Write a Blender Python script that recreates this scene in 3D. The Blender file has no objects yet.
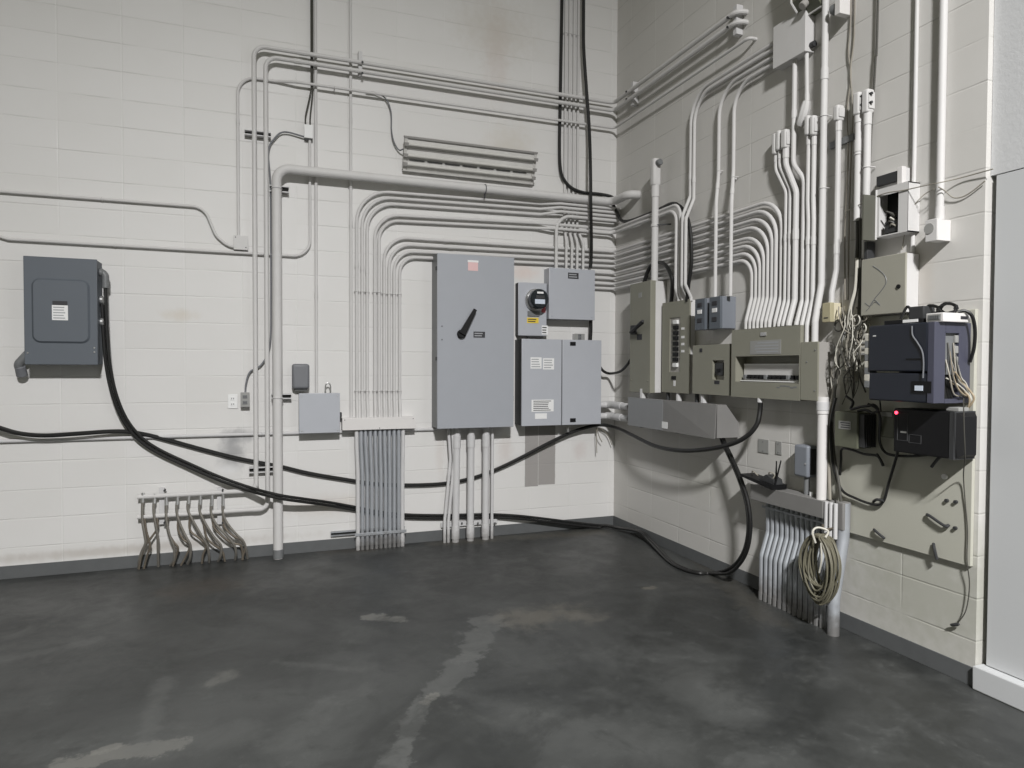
# Electrical corner of a warehouse: two painted block walls, conduits, panels, cables, grey floor.
# World frame: room corner is the z axis; wall_left is the plane y = 0 (x < 0), wall_right the plane x = 0 (y < 0).
import bpy, bmesh, math, random
from mathutils import Vector as V, Matrix
random.seed(7)
C = bpy.context.scene.collection
PI = math.pi

# ---------------------------------------------------------------- camera
CAM = V((-3.17906, -5.68416, 1.51313)); YAW, PITCH, ROLL, FPX = 0.35839, -0.02447, 0.00413, 672.306
_f = V((math.sin(YAW)*math.cos(PITCH), math.cos(YAW)*math.cos(PITCH), math.sin(PITCH)))
_r0 = V((math.cos(YAW), -math.sin(YAW), 0)); _u0 = _r0.cross(_f)
_r = _r0*math.cos(ROLL) + _u0*math.sin(ROLL); _u = -_r0*math.sin(ROLL) + _u0*math.cos(ROLL)
cam = bpy.data.cameras.new('camera'); co = bpy.data.objects.new('camera', cam); C.objects.link(co)
cam.sensor_width = 36.0; cam.lens = 36.0*FPX/1024; cam.clip_start = .05
co.matrix_world = Matrix(((_r.x,_u.x,-_f.x,CAM.x),(_r.y,_u.y,-_f.y,CAM.y),(_r.z,_u.z,-_f.z,CAM.z),(0,0,0,1)))
bpy.context.scene.camera = co

# survey helpers: where a sight line meets a plane standing d metres off a wall, or z metres above the floor
def _ray(u, v): return _f + _r*((u-512)/FPX) + _u*((384-v)/FPX)
def at(w, u, v, d=0.0):
    D = _ray(u, v)
    t = (-d-CAM.y)/D.y if w == 'L' else (-d-CAM.x)/D.x
    return CAM + D*t
def W(w, s, z, d): return V((s, -d, z)) if w == 'L' else V((-d, s, z))
def sz(w, u, v, d=0.0):
    p = at(w, u, v, d); return (p.x if w == 'L' else p.y), p.z
def onfloor(u, v, z=0.0):
    D = _ray(u, v); return CAM + D*((z-CAM.z)/D.z)
def rect(w, u0, v0, u1, v1, d):
    "s0,s1,z0,z1 of an upright rectangle; v0/v1 read on its left edge"
    s0, z1 = sz(w, u0, v0, d); _, z0 = sz(w, u0, v1, d); s1, _ = sz(w, u1, (v0+v1)/2, d); s0 = sz(w, u0, (v0+v1)/2, d)[0]
    return min(s0,s1), max(s0,s1), z0, z1

# ---------------------------------------------------------------- materials
def mat(name, col, rough=.55, metal=0.0, noise=.06, nscale=9.0, bump=0.0, dirt=None, emit=None, spec=.5):
    m = bpy.data.materials.new(name); m.use_nodes = True; nt = m.node_tree; N = nt.nodes; L = nt.links
    b = N['Principled BSDF']; b.inputs['Roughness'].default_value = rough; b.inputs['Metallic'].default_value = metal
    b.inputs['Specular IOR Level'].default_value = spec
    tc = N.new('ShaderNodeTexCoord'); nz = N.new('ShaderNodeTexNoise'); nz.inputs['Scale'].default_value = nscale; nz.inputs['Detail'].default_value = 5
    geo = N.new('ShaderNodeNewGeometry'); L.new(geo.outputs['Position'], nz.inputs['Vector'])
    mx = N.new('ShaderNodeMix'); mx.data_type = 'RGBA'
    mx.inputs[6].default_value = (*[c*(1-noise) for c in col], 1); mx.inputs[7].default_value = (*[min(1, c*(1+noise)) for c in col], 1)
    L.new(nz.outputs['Fac'], mx.inputs[0]); out = mx.outputs[2]
    if dirt:   # worn, grimy lower end: (colour, height where it starts, amount)
        dc, h, amt = dirt
        sp = N.new('ShaderNodeSeparateXYZ'); L.new(geo.outputs['Position'], sp.inputs[0])
        n2 = N.new('ShaderNodeTexNoise'); n2.inputs['Scale'].default_value = 22; L.new(geo.outputs['Position'], n2.inputs['Vector'])
        ad = N.new('ShaderNodeMath'); ad.operation = 'MULTIPLY_ADD'; L.new(n2.outputs['Fac'], ad.inputs[0]); ad.inputs[1].default_value = h*1.2; L.new(sp.outputs['Z'], ad.inputs[2])
        mr = N.new('ShaderNodeMapRange'); L.new(ad.outputs[0], mr.inputs[0]); mr.inputs[1].default_value = h*.9; mr.inputs[2].default_value = h*1.7
        mr.inputs[3].default_value = amt; mr.inputs[4].default_value = 0
        m2 = N.new('ShaderNodeMix'); m2.data_type = 'RGBA'; L.new(mr.outputs[0], m2.inputs[0]); L.new(out, m2.inputs[6]); m2.inputs[7].default_value = (*dc, 1); out = m2.outputs[2]
    L.new(out, b.inputs['Base Color'])
    if bump:
        bp = N.new('ShaderNodeBump'); bp.inputs['Strength'].default_value = bump; bp.inputs['Distance'].default_value = .004
        n3 = N.new('ShaderNodeTexNoise'); n3.inputs['Scale'].default_value = nscale*8; L.new(geo.outputs['Position'], n3.inputs['Vector'])
        L.new(n3.outputs['Fac'], bp.inputs['Height']); L.new(bp.outputs[0], b.inputs['Normal'])
    if emit:
        b.inputs['Emission Color'].default_value = (*emit[0], 1); b.inputs['Emission Strength'].default_value = emit[1]
    return m
M = dict(
 white=mat('white_paint', (.61,.60,.595), .55, noise=.05, spec=.3),
 whiteb=mat('bright_white_paint', (.70,.68,.67), .4, noise=.04),
 cream=mat('cream_plastic', (.68,.62,.46), .5), khaki=mat('khaki_plastic', (.42,.38,.25), .55),
 emt=mat('galvanised_steel', (.40,.42,.45), .5, .35, .12, 14, dirt=((.16,.15,.14), .16, .8)),
 emtw=mat('painted_galvanised_steel', (.58,.575,.58), .55, 0, .06, 14, dirt=((.2,.19,.18), .1, .6)),
 grey=mat('light_grey_enamel', (.44,.455,.495), .42, noise=.03), greyd=mat('dark_grey_enamel', (.17,.175,.18), .45, noise=.05),
 blue=mat('blue_grey_enamel', (.106,.121,.142), .58, noise=.04), dark=mat('charcoal_metal', (.035,.036,.038), .55),
 mid=mat('mid_grey_plastic', (.17,.175,.19), .5, noise=.05),
 slate=mat('slate_blue_plastic', (.2,.215,.245), .45, noise=.04),
 olive=mat('olive_grey_enamel', (.25,.245,.20), .5, noise=.07, nscale=5), oliv2=mat('warm_grey_enamel', (.36,.345,.325), .5, noise=.07, nscale=5),
 oliv3=mat('dull_olive_enamel', (.12,.125,.09), .5, noise=.1), cab=mat('beige_grey_enamel', (.34,.33,.28), .5, noise=.05),
 trough=mat('trough_grey_enamel', (.215,.21,.205), .45, noise=.08),
 black=mat('black_rubber', (.012,.012,.012), .38, noise=.2), blackp=mat('black_plastic', (.007,.007,.008), .5, noise=.1, spec=.3),
 navy=mat('navy_plastic', (.014,.017,.026), .4, noise=.05), navys=mat('dusk_blue_plastic', (.06,.062,.09), .45, noise=.06),
 hole=mat('dark_interior', (.01,.01,.009), .8), steel=mat('bright_steel', (.62,.62,.62), .3, .8, .06), rust=mat('brown_steel', (.17,.145,.115), .5, .4, .25, 30),
 hose=mat('worn_metal_hose', (.25,.235,.21), .45, .5, .2, 40),
 label=mat('white_label', (.80,.80,.80), .6, noise=.02), ink=mat('black_ink', (.03,.03,.035), .6), paleink=mat('faded_ink', (.35,.36,.38), .6),
 red=mat('red_sticker', (.55,.12,.14), .55), redp=mat('faded_red_sticker', (.74,.50,.50), .6), yellow=mat('yellow_sticker', (.75,.55,.06), .55), green=mat('dull_green', (.02,.1,.05), .5),
 glass=mat('dark_meter_glass', (.02,.025,.028), .08, noise=.02), dialw=mat('meter_face', (.62,.68,.78), .3),
 tube=mat('dusty_lamp_tube', (.62,.61,.58), .3), refl=mat('dusty_reflector', (.56,.55,.53), .45, noise=.14, nscale=16), fixd=mat('dusty_dark_rail', (.3,.29,.28), .6, noise=.15),
 coil=mat('grey_cord', (.15,.14,.10), .55, noise=.2, nscale=60), wire=mat('grey_wire', (.28,.26,.22), .5, noise=.2), wired=mat('dark_wire', (.06,.058,.05), .5), wirew=mat('pale_wire', (.55,.53,.47), .5), wiret=mat('tan_wire', (.36,.29,.2), .5),
 dusk=mat('dark_olive_paint', (.10,.10,.082), .55), greys=mat('cool_grey_enamel', (.355,.37,.405), .45, noise=.03), troughl=mat('pale_trough_enamel', (.265,.27,.28), .45, noise=.05), ply=mat('painted_plywood', (.47,.465,.405), .55, noise=.05, nscale=4), base=mat('grey_base_paint', (.105,.11,.113), .5, noise=.15, nscale=12, bump=.1),
 led=mat('red_light', (.8,.05,.06), .4, emit=((1,.04,.08), 6)), plaster=mat('rough_white_plaster', (.56,.565,.575), .55, noise=.03, nscale=6, bump=.35),
 panel=mat('smooth_white_panel', (.53,.54,.55), .5, noise=.03, nscale=3), plate=mat('grey_cover_plate', (.3,.3,.29), .5),
)

def wall_material(name, axis, joint0, stains, bare, jd, c0, c1):
    m = bpy.data.materials.new(name); m.use_nodes = True; nt = m.node_tree; N = nt.nodes; L = nt.links
    b = N['Principled BSDF']; b.inputs['Roughness'].default_value = .5; b.inputs['Specular IOR Level'].default_value = .35
    geo = N.new('ShaderNodeNewGeometry'); sp = N.new('ShaderNodeSeparateXYZ'); L.new(geo.outputs['Position'], sp.inputs[0])
    def mth(op, a, b_=None, c=None):
        n = N.new('ShaderNodeMath'); n.operation = op
        for i, x in enumerate((a, b_, c)):
            if x is None: continue
            if isinstance(x, (int, float)): n.inputs[i].default_value = x
            else: L.new(x, n.inputs[i])
        return n.outputs[0]
    S = sp.outputs[axis]; Z = sp.outputs['Z']
    n0 = N.new('ShaderNodeTexNoise'); n0.inputs['Scale'].default_value = 3.2; n0.inputs['Detail'].default_value = 4; L.new(geo.outputs['Position'], n0.inputs['Vector'])
    n1 = N.new('ShaderNodeTexNoise'); n1.inputs['Scale'].default_value = 17; n1.inputs['Detail'].default_value = 5; L.new(geo.outputs['Position'], n1.inputs['Vector'])
    wob = mth('MULTIPLY_ADD', n1.outputs['Fac'], .006, -.003)
    def joint(coord, off, per, width):      # 1 on the joint, 0 on the block
        k = mth('ADD', mth('DIVIDE', mth('ADD', mth('ADD', coord, wob), -off), per), 500.5)
        fr = mth('ABSOLUTE', mth('ADD', mth('FRACT', k), -.5))
        mr = N.new('ShaderNodeMapRange'); mr.interpolation_type = 'SMOOTHSTEP'; L.new(fr, mr.inputs[0]); mr.inputs[1].default_value = width/per; mr.inputs[2].default_value = 0; mr.inputs[3].default_value = 0; mr.inputs[4].default_value = 1
        return mr.outputs[0]
    jh = joint(Z, .015, .2032, .007); jv = joint(S, joint0, .4064, .008)
    fade = N.new('ShaderNodeMapRange'); L.new(n0.outputs['Fac'], fade.inputs[0]); fade.inputs[1].default_value = .36; fade.inputs[2].default_value = .58; fade.inputs[3].default_value = .08; fade.inputs[4].default_value = 1
    jm = mth('MULTIPLY', jh, fade.outputs[0]); jvm = mth('MULTIPLY', jv, fade.outputs[0])
    cells = N.new('ShaderNodeTexWhiteNoise'); cx = N.new('ShaderNodeCombineXYZ')
    L.new(mth('FLOOR', mth('DIVIDE', mth('ADD', S, -joint0), .4064)), cx.inputs[0]); L.new(mth('FLOOR', mth('DIVIDE', mth('ADD', Z, -.015), .2032)), cx.inputs[1]); L.new(cx.outputs[0], cells.inputs['Vector'])
    base = N.new('ShaderNodeMix'); base.data_type = 'RGBA'; base.inputs[6].default_value = (*c0, 1); base.inputs[7].default_value = (*c1, 1)
    L.new(mth('MULTIPLY_ADD', cells.outputs['Value'], .35, mth('MULTIPLY', n0.outputs['Fac'], .65)), base.inputs[0]); out = base.outputs[2]
    def mixin(fac, col):
        nonlocal out
        x = N.new('ShaderNodeMix'); x.data_type = 'RGBA'; L.new(fac, x.inputs[0]); L.new(out, x.inputs[6]); x.inputs[7].default_value = (*col, 1); out = x.outputs[2]
    mixin(mth('MULTIPLY', jm, jd), (.3,.29,.27)); mixin(mth('MULTIPLY', jvm, jd), (.80,.80,.78))
    for (s, z, rs, rz, col, amt) in stains:  # soft rusty or grimy spots with a ragged outline
        dx = mth('DIVIDE', mth('ADD', S, -s), rs); dz = mth('DIVIDE', mth('ADD', Z, -z), rz)
        q = mth('ADD', mth('SQRT', mth('ADD', mth('MULTIPLY', dx, dx), mth('MULTIPLY', dz, dz))), mth('MULTIPLY_ADD', n1.outputs['Fac'], .9, -.45))
        mr = N.new('ShaderNodeMapRange'); mr.interpolation_type = 'SMOOTHSTEP'; L.new(q, mr.inputs[0]); mr.inputs[1].default_value = .1; mr.inputs[2].default_value = 1.1; mr.inputs[3].default_value = amt; mr.inputs[4].default_value = 0
        mixin(mr.outputs[0], col)
    for (s0, s1, z0, z1, col) in bare:       # rectangles the white paint never covered
        f = mth('MULTIPLY', mth('MULTIPLY', mth('GREATER_THAN', mth('ADD', S, wob), s0), mth('LESS_THAN', mth('ADD', S, wob), s1)), mth('MULTIPLY', mth('GREATER_THAN', mth('ADD', Z, wob), z0), mth('LESS_THAN', Z, z1)))
        mixin(f, col)
    L.new(out, b.inputs['Base Color'])
    h = mth('ADD', mth('MULTIPLY', mth('ADD', jm, mth('MULTIPLY', jvm, .8)), -1.0), mth('MULTIPLY', n1.outputs['Fac'], .35))
    bp = N.new('ShaderNodeBump'); bp.inputs['Strength'].default_value = .4; bp.inputs['Distance'].default_value = .0045; L.new(h, bp.inputs['Height']); L.new(bp.outputs[0], b.inputs['Normal'])
    return m

def floor_material():
    m = bpy.data.materials.new('worn_grey_floor_paint'); m.use_nodes = True; nt = m.node_tree; N = nt.nodes; L = nt.links
    b = N['Principled BSDF']; b.inputs['Specular IOR Level'].default_value = .5
    geo = N.new('ShaderNodeNewGeometry')
    def noise(s, d=6, rough=.6, dist=0):
        n = N.new('ShaderNodeTexNoise'); n.inputs['Scale'].default_value = s; n.inputs['Detail'].default_value = d; n.inputs['Roughness'].default_value = rough; n.inputs['Distortion'].default_value = dist
        L.new(geo.outputs['Position'], n.inputs['Vector']); return n.outputs['Fac']
    def mth(op, a, b_=None, c=None):
        n = N.new('ShaderNodeMath'); n.operation = op
        for i, x in enumerate((a, b_, c)):
            if x is None: continue
            if isinstance(x, (int, float)): n.inputs[i].default_value = x
            else: L.new(x, n.inputs[i])
        return n.outputs[0]
    def rng(x, a, b_, c=0, d=1):
        r = N.new('ShaderNodeMapRange'); r.interpolation_type = 'SMOOTHSTEP'; L.new(x, r.inputs[0]); r.inputs[1].default_value = a; r.inputs[2].default_value = b_; r.inputs[3].default_value = c; r.inputs[4].default_value = d; return r.outputs[0]
    sp = N.new('ShaderNodeSeparateXYZ'); L.new(geo.outputs['Position'], sp.inputs[0]); X, Y = sp.outputs[0], sp.outputs[1]
    big, fine, mid = noise(.9, 8, .62, .8), noise(26, 4), noise(4.5, 8, .68, .4)
    base = N.new('ShaderNodeMix'); base.data_type = 'RGBA'; base.inputs[6].default_value = (.020,.0215,.0210,1); base.inputs[7].default_value = (.058,.0605,.059,1)
    L.new(rng(mth('MULTIPLY_ADD', big, .6, mth('MULTIPLY', mid, .4)), .38, .66), base.inputs[0]); out = base.outputs[2]
    def mixin(fac, col):
        nonlocal out
        x = N.new('ShaderNodeMix'); x.data_type = 'RGBA'; L.new(fac, x.inputs[0]); L.new(out, x.inputs[6]); x.inputs[7].default_value = (*col, 1); out = x.outputs[2]
    warp = mth('MULTIPLY_ADD', mid, 3.4, -1.7); warp2 = mth('ADD', warp, mth('MULTIPLY_ADD', noise(13, 6, .7), 2.2, -1.1))
    def streak(p, q, wdt, amt, col):     # worn-through paint, also painted light, along a line from p to q
        ax, ay = q.x-p.x, q.y-p.y; l2 = ax*ax+ay*ay+1e-6
        px, py = mth('ADD', X, -p.x), mth('ADD', Y, -p.y)
        t = mth('DIVIDE', mth('ADD', mth('MULTIPLY', px, ax), mth('MULTIPLY', py, ay)), l2); cl = N.new('ShaderNodeClamp'); L.new(t, cl.inputs[0]); t = cl.outputs[0]
        ex, ey = mth('SUBTRACT', px, mth('MULTIPLY', t, ax)), mth('SUBTRACT', py, mth('MULTIPLY', t, ay))
        dd = mth('DIVIDE', mth('SQRT', mth('ADD', mth('MULTIPLY', ex, ex), mth('MULTIPLY', ey, ey))), wdt)
        hard = amt >= .7; mixin(rng(mth('ADD', dd, warp2), .62 if hard else .2, .95 if hard else 1.5, amt*(.8 if hard else .62), 0), col)
    F = onfloor; pale = (.16,.158,.145); grey = (.098,.101,.098); tan = (.145,.132,.108)
    for p, q, wd, am, cl in (
        (F(470,655), F(490,620), .10, .75, grey), (F(440,690), F(470,655), .09, .7, grey), (F(392,764), F(425,700), .06, .8, grey), (F(425,703), F(433,696), .035, .9, pale),
        (F(522,618), F(575,612), .15, .69, tan), (F(500,640), F(530,660), .22, .45, grey), (F(640,620), F(660,585), .06, .35, grey),
        (F(690,680), F(735,705), .14, .45, grey), (F(60,764), F(175,745), .07, .75, pale), (F(140,750), F(165,680), .05, .6, grey), (F(160,745), F(235,735), .10, .5, grey), (F(95,752), F(115,745), .03, .8, pale),
        (F(372,617), F(398,619), .06, .8, pale), (F(283,745), F(330,705), .08, .55, grey), (F(335,700), F(365,690), .06, .4, grey), (F(213,683), F(228,674), .05, .6, pale),
        (F(0,660), F(95,640), .05, .4, grey), (F(275,662), F(360,670), .03, .45, grey), (F(510,715), F(760,765), .16, .35, grey), (F(560,740), F(700,766), .22, .3, grey),  # the last two here paint the lit side of a floor shadow edge
        (F(440,543), F(600,532), .10, .55, tan), (F(320,556), F(420,548), .09, .5, grey), (F(0,585), F(260,562), .05, .4, grey), (F(646,588), F(652,588), .04, .7, tan), (F(700,560), F(770,620), .12, .35, tan), (F(620,530), F(700,575), .1, .35, grey),
        (F(445,690), F(560,720), .04, .3, grey), (F(380,740), F(470,655), .03, .25, grey)):
        streak(p, q, wd, am, cl)
    mixin(rng(mth('MULTIPLY', fine, mid), .31, .38, 0, .22), grey); mixin(rng(noise(60, 3, .6), .7, .74, 0, .55), pale); mixin(rng(noise(2.1, 7, .7, .5), .50, .62, 0, .55), (.024,.0255,.0245))
    for (u, v, su) in ((335,552,.22), (180,590,.35)):   # rust stain by the conduits
        p = F(u, v); streak(p, p + V((.25,0,0)), su*.5, .35, (.085,.06,.04))
    L.new(out, b.inputs['Base Color']); L.new(rng(mid, .3, .75, .34, .62), b.inputs['Roughness'])
    bp = N.new('ShaderNodeBump'); bp.inputs['Strength'].default_value = .12; bp.inputs['Distance'].default_value = .004; L.new(mid, bp.inputs['Height']); L.new(bp.outputs[0], b.inputs['Normal'])
    return m

# ---------------------------------------------------------------- mesh helpers
class MB:
    def __init__(s): s.b = bmesh.new(); s.fl = s.b.faces.layers.int.new('flat')
    def box(s, p, q, bev=0.0, seg=2):
        lo = V([min(a, c) for a, c in zip(p, q)]); hi = V([max(a, c) for a, c in zip(p, q)])
        g = bmesh.ops.create_cube(s.b, size=1.0)['verts']
        for v in g: v.co = V([lo[i] + (v.co[i]+.5)*(hi[i]-lo[i]) for i in range(3)])
        pre = None
        if bev > 0:
            pre = set(s.b.faces)
            pre -= {f for v in g for f in v.link_faces}
            bev = min(bev, .45*min(hi[i]-lo[i] for i in range(3)))
            es = list({e for v in g for e in v.link_edges}); bmesh.ops.bevel(s.b, geom=es, offset=bev, segments=seg, affect='EDGES', profile=.5)
            for f in s.b.faces:
                if f not in pre:
                    f.normal_update(); n = f.normal
                    if max(abs(n.x), abs(n.y), abs(n.z)) > .999: f[s.fl] = 1
        return s
    def wbox(s, w, s0, s1, z0, z1, d0, d1, bev=0.0, seg=2):
        d0 = max(d0, .0012) if d0 > -.001 else d0
        return s.box(W(w,s0,z0,d0), W(w,s1,z1,d1), bev, seg)
    def prism(s, base, off):
        "closed polygon (list of points) pushed along off"
        n = len(base); a = [s.b.verts.new(p) for p in base]; c = [s.b.verts.new(V(p)+off) for p in base]
        s.b.faces.new(a); s.b.faces.new(c[::-1])
        for i in range(n): s.b.faces.new((a[i], c[i], c[(i+1) % n], a[(i+1) % n]))
        return s
    def wprism(s, w, poly, d0, d1):  # poly of (s,z) pushed out of the wall from d0 to d1
        return s.prism([W(w, a, z, d0) for a, z in poly], W(w, 0, 0, d1-d0))
    def tube(s, pts, r, n=10, cap=True, closed=False):
        pts = [V(p) for p in pts]; out = []
        for p in pts:
            if not out or (p-out[-1]).length > 1e-5: out.append(p)
        pts = out; m = len(pts); rs = r if isinstance(r, (list, tuple)) else [r]*m
        T = []
        for i in range(m):
            a = pts[i-1] if (i or closed) else pts[0]; c = pts[(i+1) % m] if (i < m-1 or closed) else pts[-1]
            T.append((c-a).normalized())
        ref = V((0,0,1)) if abs(T[0].z) < .9 else V((1,0,0)); nrm = (ref - T[0]*ref.dot(T[0])).normalized(); rings = []
        for i in range(m):
            nrm = (nrm - T[i]*nrm.dot(T[i])).normalized(); bi = T[i].cross(nrm); rr = rs[min(i, len(rs)-1)]
            rings.append([s.b.verts.new(pts[i] + (nrm*math.cos(2*PI*k/n) + bi*math.sin(2*PI*k/n))*rr) for k in range(n)])
        for i in range(m if closed else m-1):
            a, c = rings[i], rings[(i+1) % m]
            for k in range(n): s.b.faces.new((a[k], a[(k+1) % n], c[(k+1) % n], c[k]))
        if cap and not closed: s.b.faces.new(rings[0][::-1]); s.b.faces.new(rings[-1])
        return s
    def cyl(s, a, c, r, n=14, bev=0.0):
        a, c = V(a), V(c); t = (c-a).normalized()
        if bev: return s.tube([a, a+t*bev, c-t*bev, c], [r-bev, r, r, r-bev], n)
        return s.tube([a, c], r, n)
    def dome(s, c, axis, r, h, n=20, rings=6):
        c, axis = V(c), V(axis).normalized()
        return s.tube([c + axis*h*math.sin(.5*PI*k/rings) for k in range(rings+1)], [max(.002, r*math.cos(.5*PI*k/rings)) for k in range(rings+1)], n)
    def make(s, name, m, parent=None, smooth=True):
        bmesh.ops.recalc_face_normals(s.b, faces=s.b.faces[:]); me = bpy.data.meshes.new(name)
        org = V((0,0,0)); o = bpy.data.objects.new(name, me)
        vs = [v.co for v in s.b.verts]
        if parent is None:
            lo = V([min(v[i] for v in vs) for i in range(3)]); hi = V([max(v[i] for v in vs) for i in range(3)]); org = V(((lo.x+hi.x)/2, (lo.y+hi.y)/2, lo.z)); o.location = org
        else: org = V(parent['_o'])
        for v in s.b.verts: v.co -= org
        if smooth:
            for f in s.b.faces: f.smooth = not f[s.fl]
            for e in s.b.edges:
                if len(e.link_faces) == 2 and e.calc_face_angle() > .62: e.smooth = False
        s.b.to_mesh(me); s.b.free(); me.materials.append(M[m] if isinstance(m, str) else m)
        C.objects.link(o); o['_o'] = list(org)
        if parent is not None: o.parent = parent
        return o
def tag(o, label, cat, group=None):
    o['label'] = label; o['category'] = cat
    if group: o['group'] = group
    return o
def thing(name, label, cat, loc, group=None):
    o = bpy.data.objects.new(name, None); C.objects.link(o); o.location = V(loc); o['_o'] = list(loc); o.empty_display_size = .05
    return tag(o, label, cat, group)
def struct(o): o['kind'] = 'structure'; return o

def fillet(pts, r, n=8):
    pts = [V(p) for p in pts]; out = [pts[0]]; rr = r if isinstance(r, (list, tuple)) else [r]*(len(pts)-2)
    for i in range(1, len(pts)-1):
        a, b, c = pts[i-1], pts[i], pts[i+1]; t1, t2 = (a-b), (c-b); l1, l2 = t1.length, t2.length; t1.normalize(); t2.normalize()
        ang = t1.angle(t2)
        r_i = rr[min(i-1, len(rr)-1)]
        if r_i <= 0 or PI-ang < .02: out.append(b); continue
        k = min(r_i/math.tan(ang/2), l1*.49 if i > 1 else l1*.95, l2*.49 if i < len(pts)-2 else l2*.95); rad = k*math.tan(ang/2)
        ctr = b + (t1+t2).normalized()*(rad/math.sin(ang/2)); s0 = b+t1*k-ctr; s1 = b+t2*k-ctr; th = s0.angle(s1)
        for j in range(n+1):
            f = j/n; out.append(ctr + (s0*math.sin((1-f)*th) + s1*math.sin(f*th))/math.sin(th))
    out.append(pts[-1]); return out
def smooth(pts, n=8):
    "Catmull-Rom through the points"
    pts = [V(p) for p in pts]; P = [pts[0]*2-pts[1]] + pts + [pts[-1]*2-pts[-2]]; out = []
    for i in range(1, len(P)-2):
        a, b, c, d = P[i-1:i+3]
        for j in range(n):
            t = j/n; out.append(.5*((2*b) + (c-a)*t + (2*a-5*b+4*c-d)*t*t + (3*b-a-3*c+d)*t**3))
    out.append(pts[-1]); return out
def conduit(label, pts, r, bend=.12, m='white', group=None, couplings=(), straps=(), strapz=(), name='conduit', n=10, cat='conduit', wall=None):
    "one pipe with its couplings (fractions of its length) and wall straps as parts"
    path = fillet(pts, bend); o = tag(MB().tube(path, r, n).make(name, m), label, cat, group)
    acc = [0]
    for a, b in zip(path, path[1:]): acc.append(acc[-1]+(b-a).length)
    def pos(f):
        L_ = f*acc[-1]
        for i in range(len(path)-1):
            if acc[i+1] >= L_: t = (L_-acc[i])/max(1e-6, acc[i+1]-acc[i]); return path[i].lerp(path[i+1], t), (path[i+1]-path[i]).normalized()
        return path[-1], (path[-1]-path[-2]).normalized()
    for f in couplings:
        p, t = pos(f); MB().cyl(p-t*r*1.7, p+t*r*1.7, r*1.16, n).make('coupling', m, o)
    fs = list(straps)
    for z_ in strapz:
        for i in range(len(path)-1):
            lo_, hi_ = sorted((path[i].z, path[i+1].z))
            if lo_ <= z_ <= hi_ and hi_-lo_ > .02: fs.append((acc[i] + (acc[i+1]-acc[i])*abs(z_-path[i].z)/(hi_-lo_))/acc[-1]); break
    for f in fs:
        p, t = pos(f); w = 'L' if abs(p.y) < abs(p.x) else 'R'
        if wall: w = wall
        nrm = V((0,-1,0)) if w == 'L' else V((-1,0,0)); side = t.cross(nrm).normalized(); d = (-p.y if w == 'L' else -p.x)
        b = MB().tube([p + side*r*1.05*math.cos(a) + nrm*r*1.12*math.sin(a) for a in [PI*k/8 for k in range(9)]], .0035, 6)
        foot = p + side*(r*1.3) - nrm*(d-.0055) ; b.box(foot - side*r*.3 - t*.008 - nrm*.003, foot + side*r*.3 + t*.008 + nrm*.003) ; b.tube([p - side*r*1.05, p - side*r*1.05 - nrm*max(.001, d-.0055)], .0035, 6); b.tube([p + side*r*1.05, foot], .0035, 6)
        b.make('pipe_strap', m, o)
    return o
def cable(label, pts, r, m='black', name='cable', group=None, n=8, seg=8, cat='cable'):
    return tag(MB().tube(smooth(pts, seg), r, n).make(name, m), label, cat, group)
def LX(u, v, d): return at('L', u, v, d).x
def A(w, *uvd): return [at(w, *q) for q in uvd]
def vz(p, z): return V((p.x, p.y, z))

# ---------------------------------------------------------------- the setting
XL, YR, ZT = -9.0, -7.6, 5.6
bare = []
for (u0, v0, u1, v1) in ((525,436,538,486), (538.5,436,555,484)):
    s0, z1 = sz('L', u0, v0); s1, z0 = sz('L', u1, v1); bare.append((s0, s1, z0, 1.02, (.33,.315,.305)))
def st(w, u, v, rs, rz, col, a): s, z = sz(w, u, v); return (s, z, rs, rz, col, a)
stL = [st('L',497,55,.16,.55,(.55,.46,.42),.35), st('L',495,30,.5,.35,(.5,.46,.4),.4), st('L',523,272,.2,.09,(.68,.5,.43),.4), st('L',180,315,.16,.06,(.55,.48,.38),.4),
       st('L',232,452,.13,.2,(.27,.27,.28),.75), st('L',240,436,.18,.08,(.3,.3,.31),.7), st('L',228,470,.1,.06,(.75,.75,.76),.6), st('L',330,505,.5,.12,(.55,.48,.42),.35), st('L',120,550,1.6,.05,(.4,.36,.32),.5),
       st('L',510,150,.3,.3,(.55,.5,.42),.4), st('L',440,455,.06,.25,(.5,.44,.4),.3), st('L',505,450,.1,.18,(.5,.42,.38),.35), st('L',580,450,.1,.12,(.52,.42,.4),.3)]
stR = [st('R',925,275,.07,.28,(.5,.44,.38),.35), st('R',930,590,.9,.5,(.36,.365,.30),.62), st('R',850,470,.5,.6,(.40,.41,.33),.4), st('R',705,480,.5,.25,(.5,.5,.42),.25), st('R',835,480,.3,.5,(.42,.42,.33),.35)]
WL = wall_material('painted_block_left', 'X', -4.1205, stL, bare, .2, (.655,.645,.63), (.715,.706,.70)); WR = wall_material('painted_block_right', 'Y', -1.4720, stR, [], .34, (.56,.547,.522), (.625,.612,.592))
yE = sz('R', 980.5, 420)[0]            # where the block ends and the flush plaster begins
struct(MB().box((XL, 0, 0), (0.2, .2, ZT)).make('wall_left', WL))
struct(MB().box((0, yE, 0), (.2, 0, ZT)).make('wall_right', WR))
struct(MB().box((XL, YR, -.15), (.2, .2, 0)).make('floor', floor_material()))
struct(MB().box((XL, -.006, 0), (-.006, 0, .093), .002).make('baseboard_left', 'base'))
struct(MB().box((-.006, yE+.005, 0), (0, 0, .093), .002).make('baseboard_right', 'base'))
zP = sz('R', 998, 172)[1]
struct(MB().box((.032, YR, zP), (.2, yE-.002, ZT)).make('wall_right_plaster', 'plaster'))
struct(MB().box((.028, YR, .115), (.2, yE-.03, zP-.006), .003).make('wall_right_panel', 'panel'))
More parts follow.
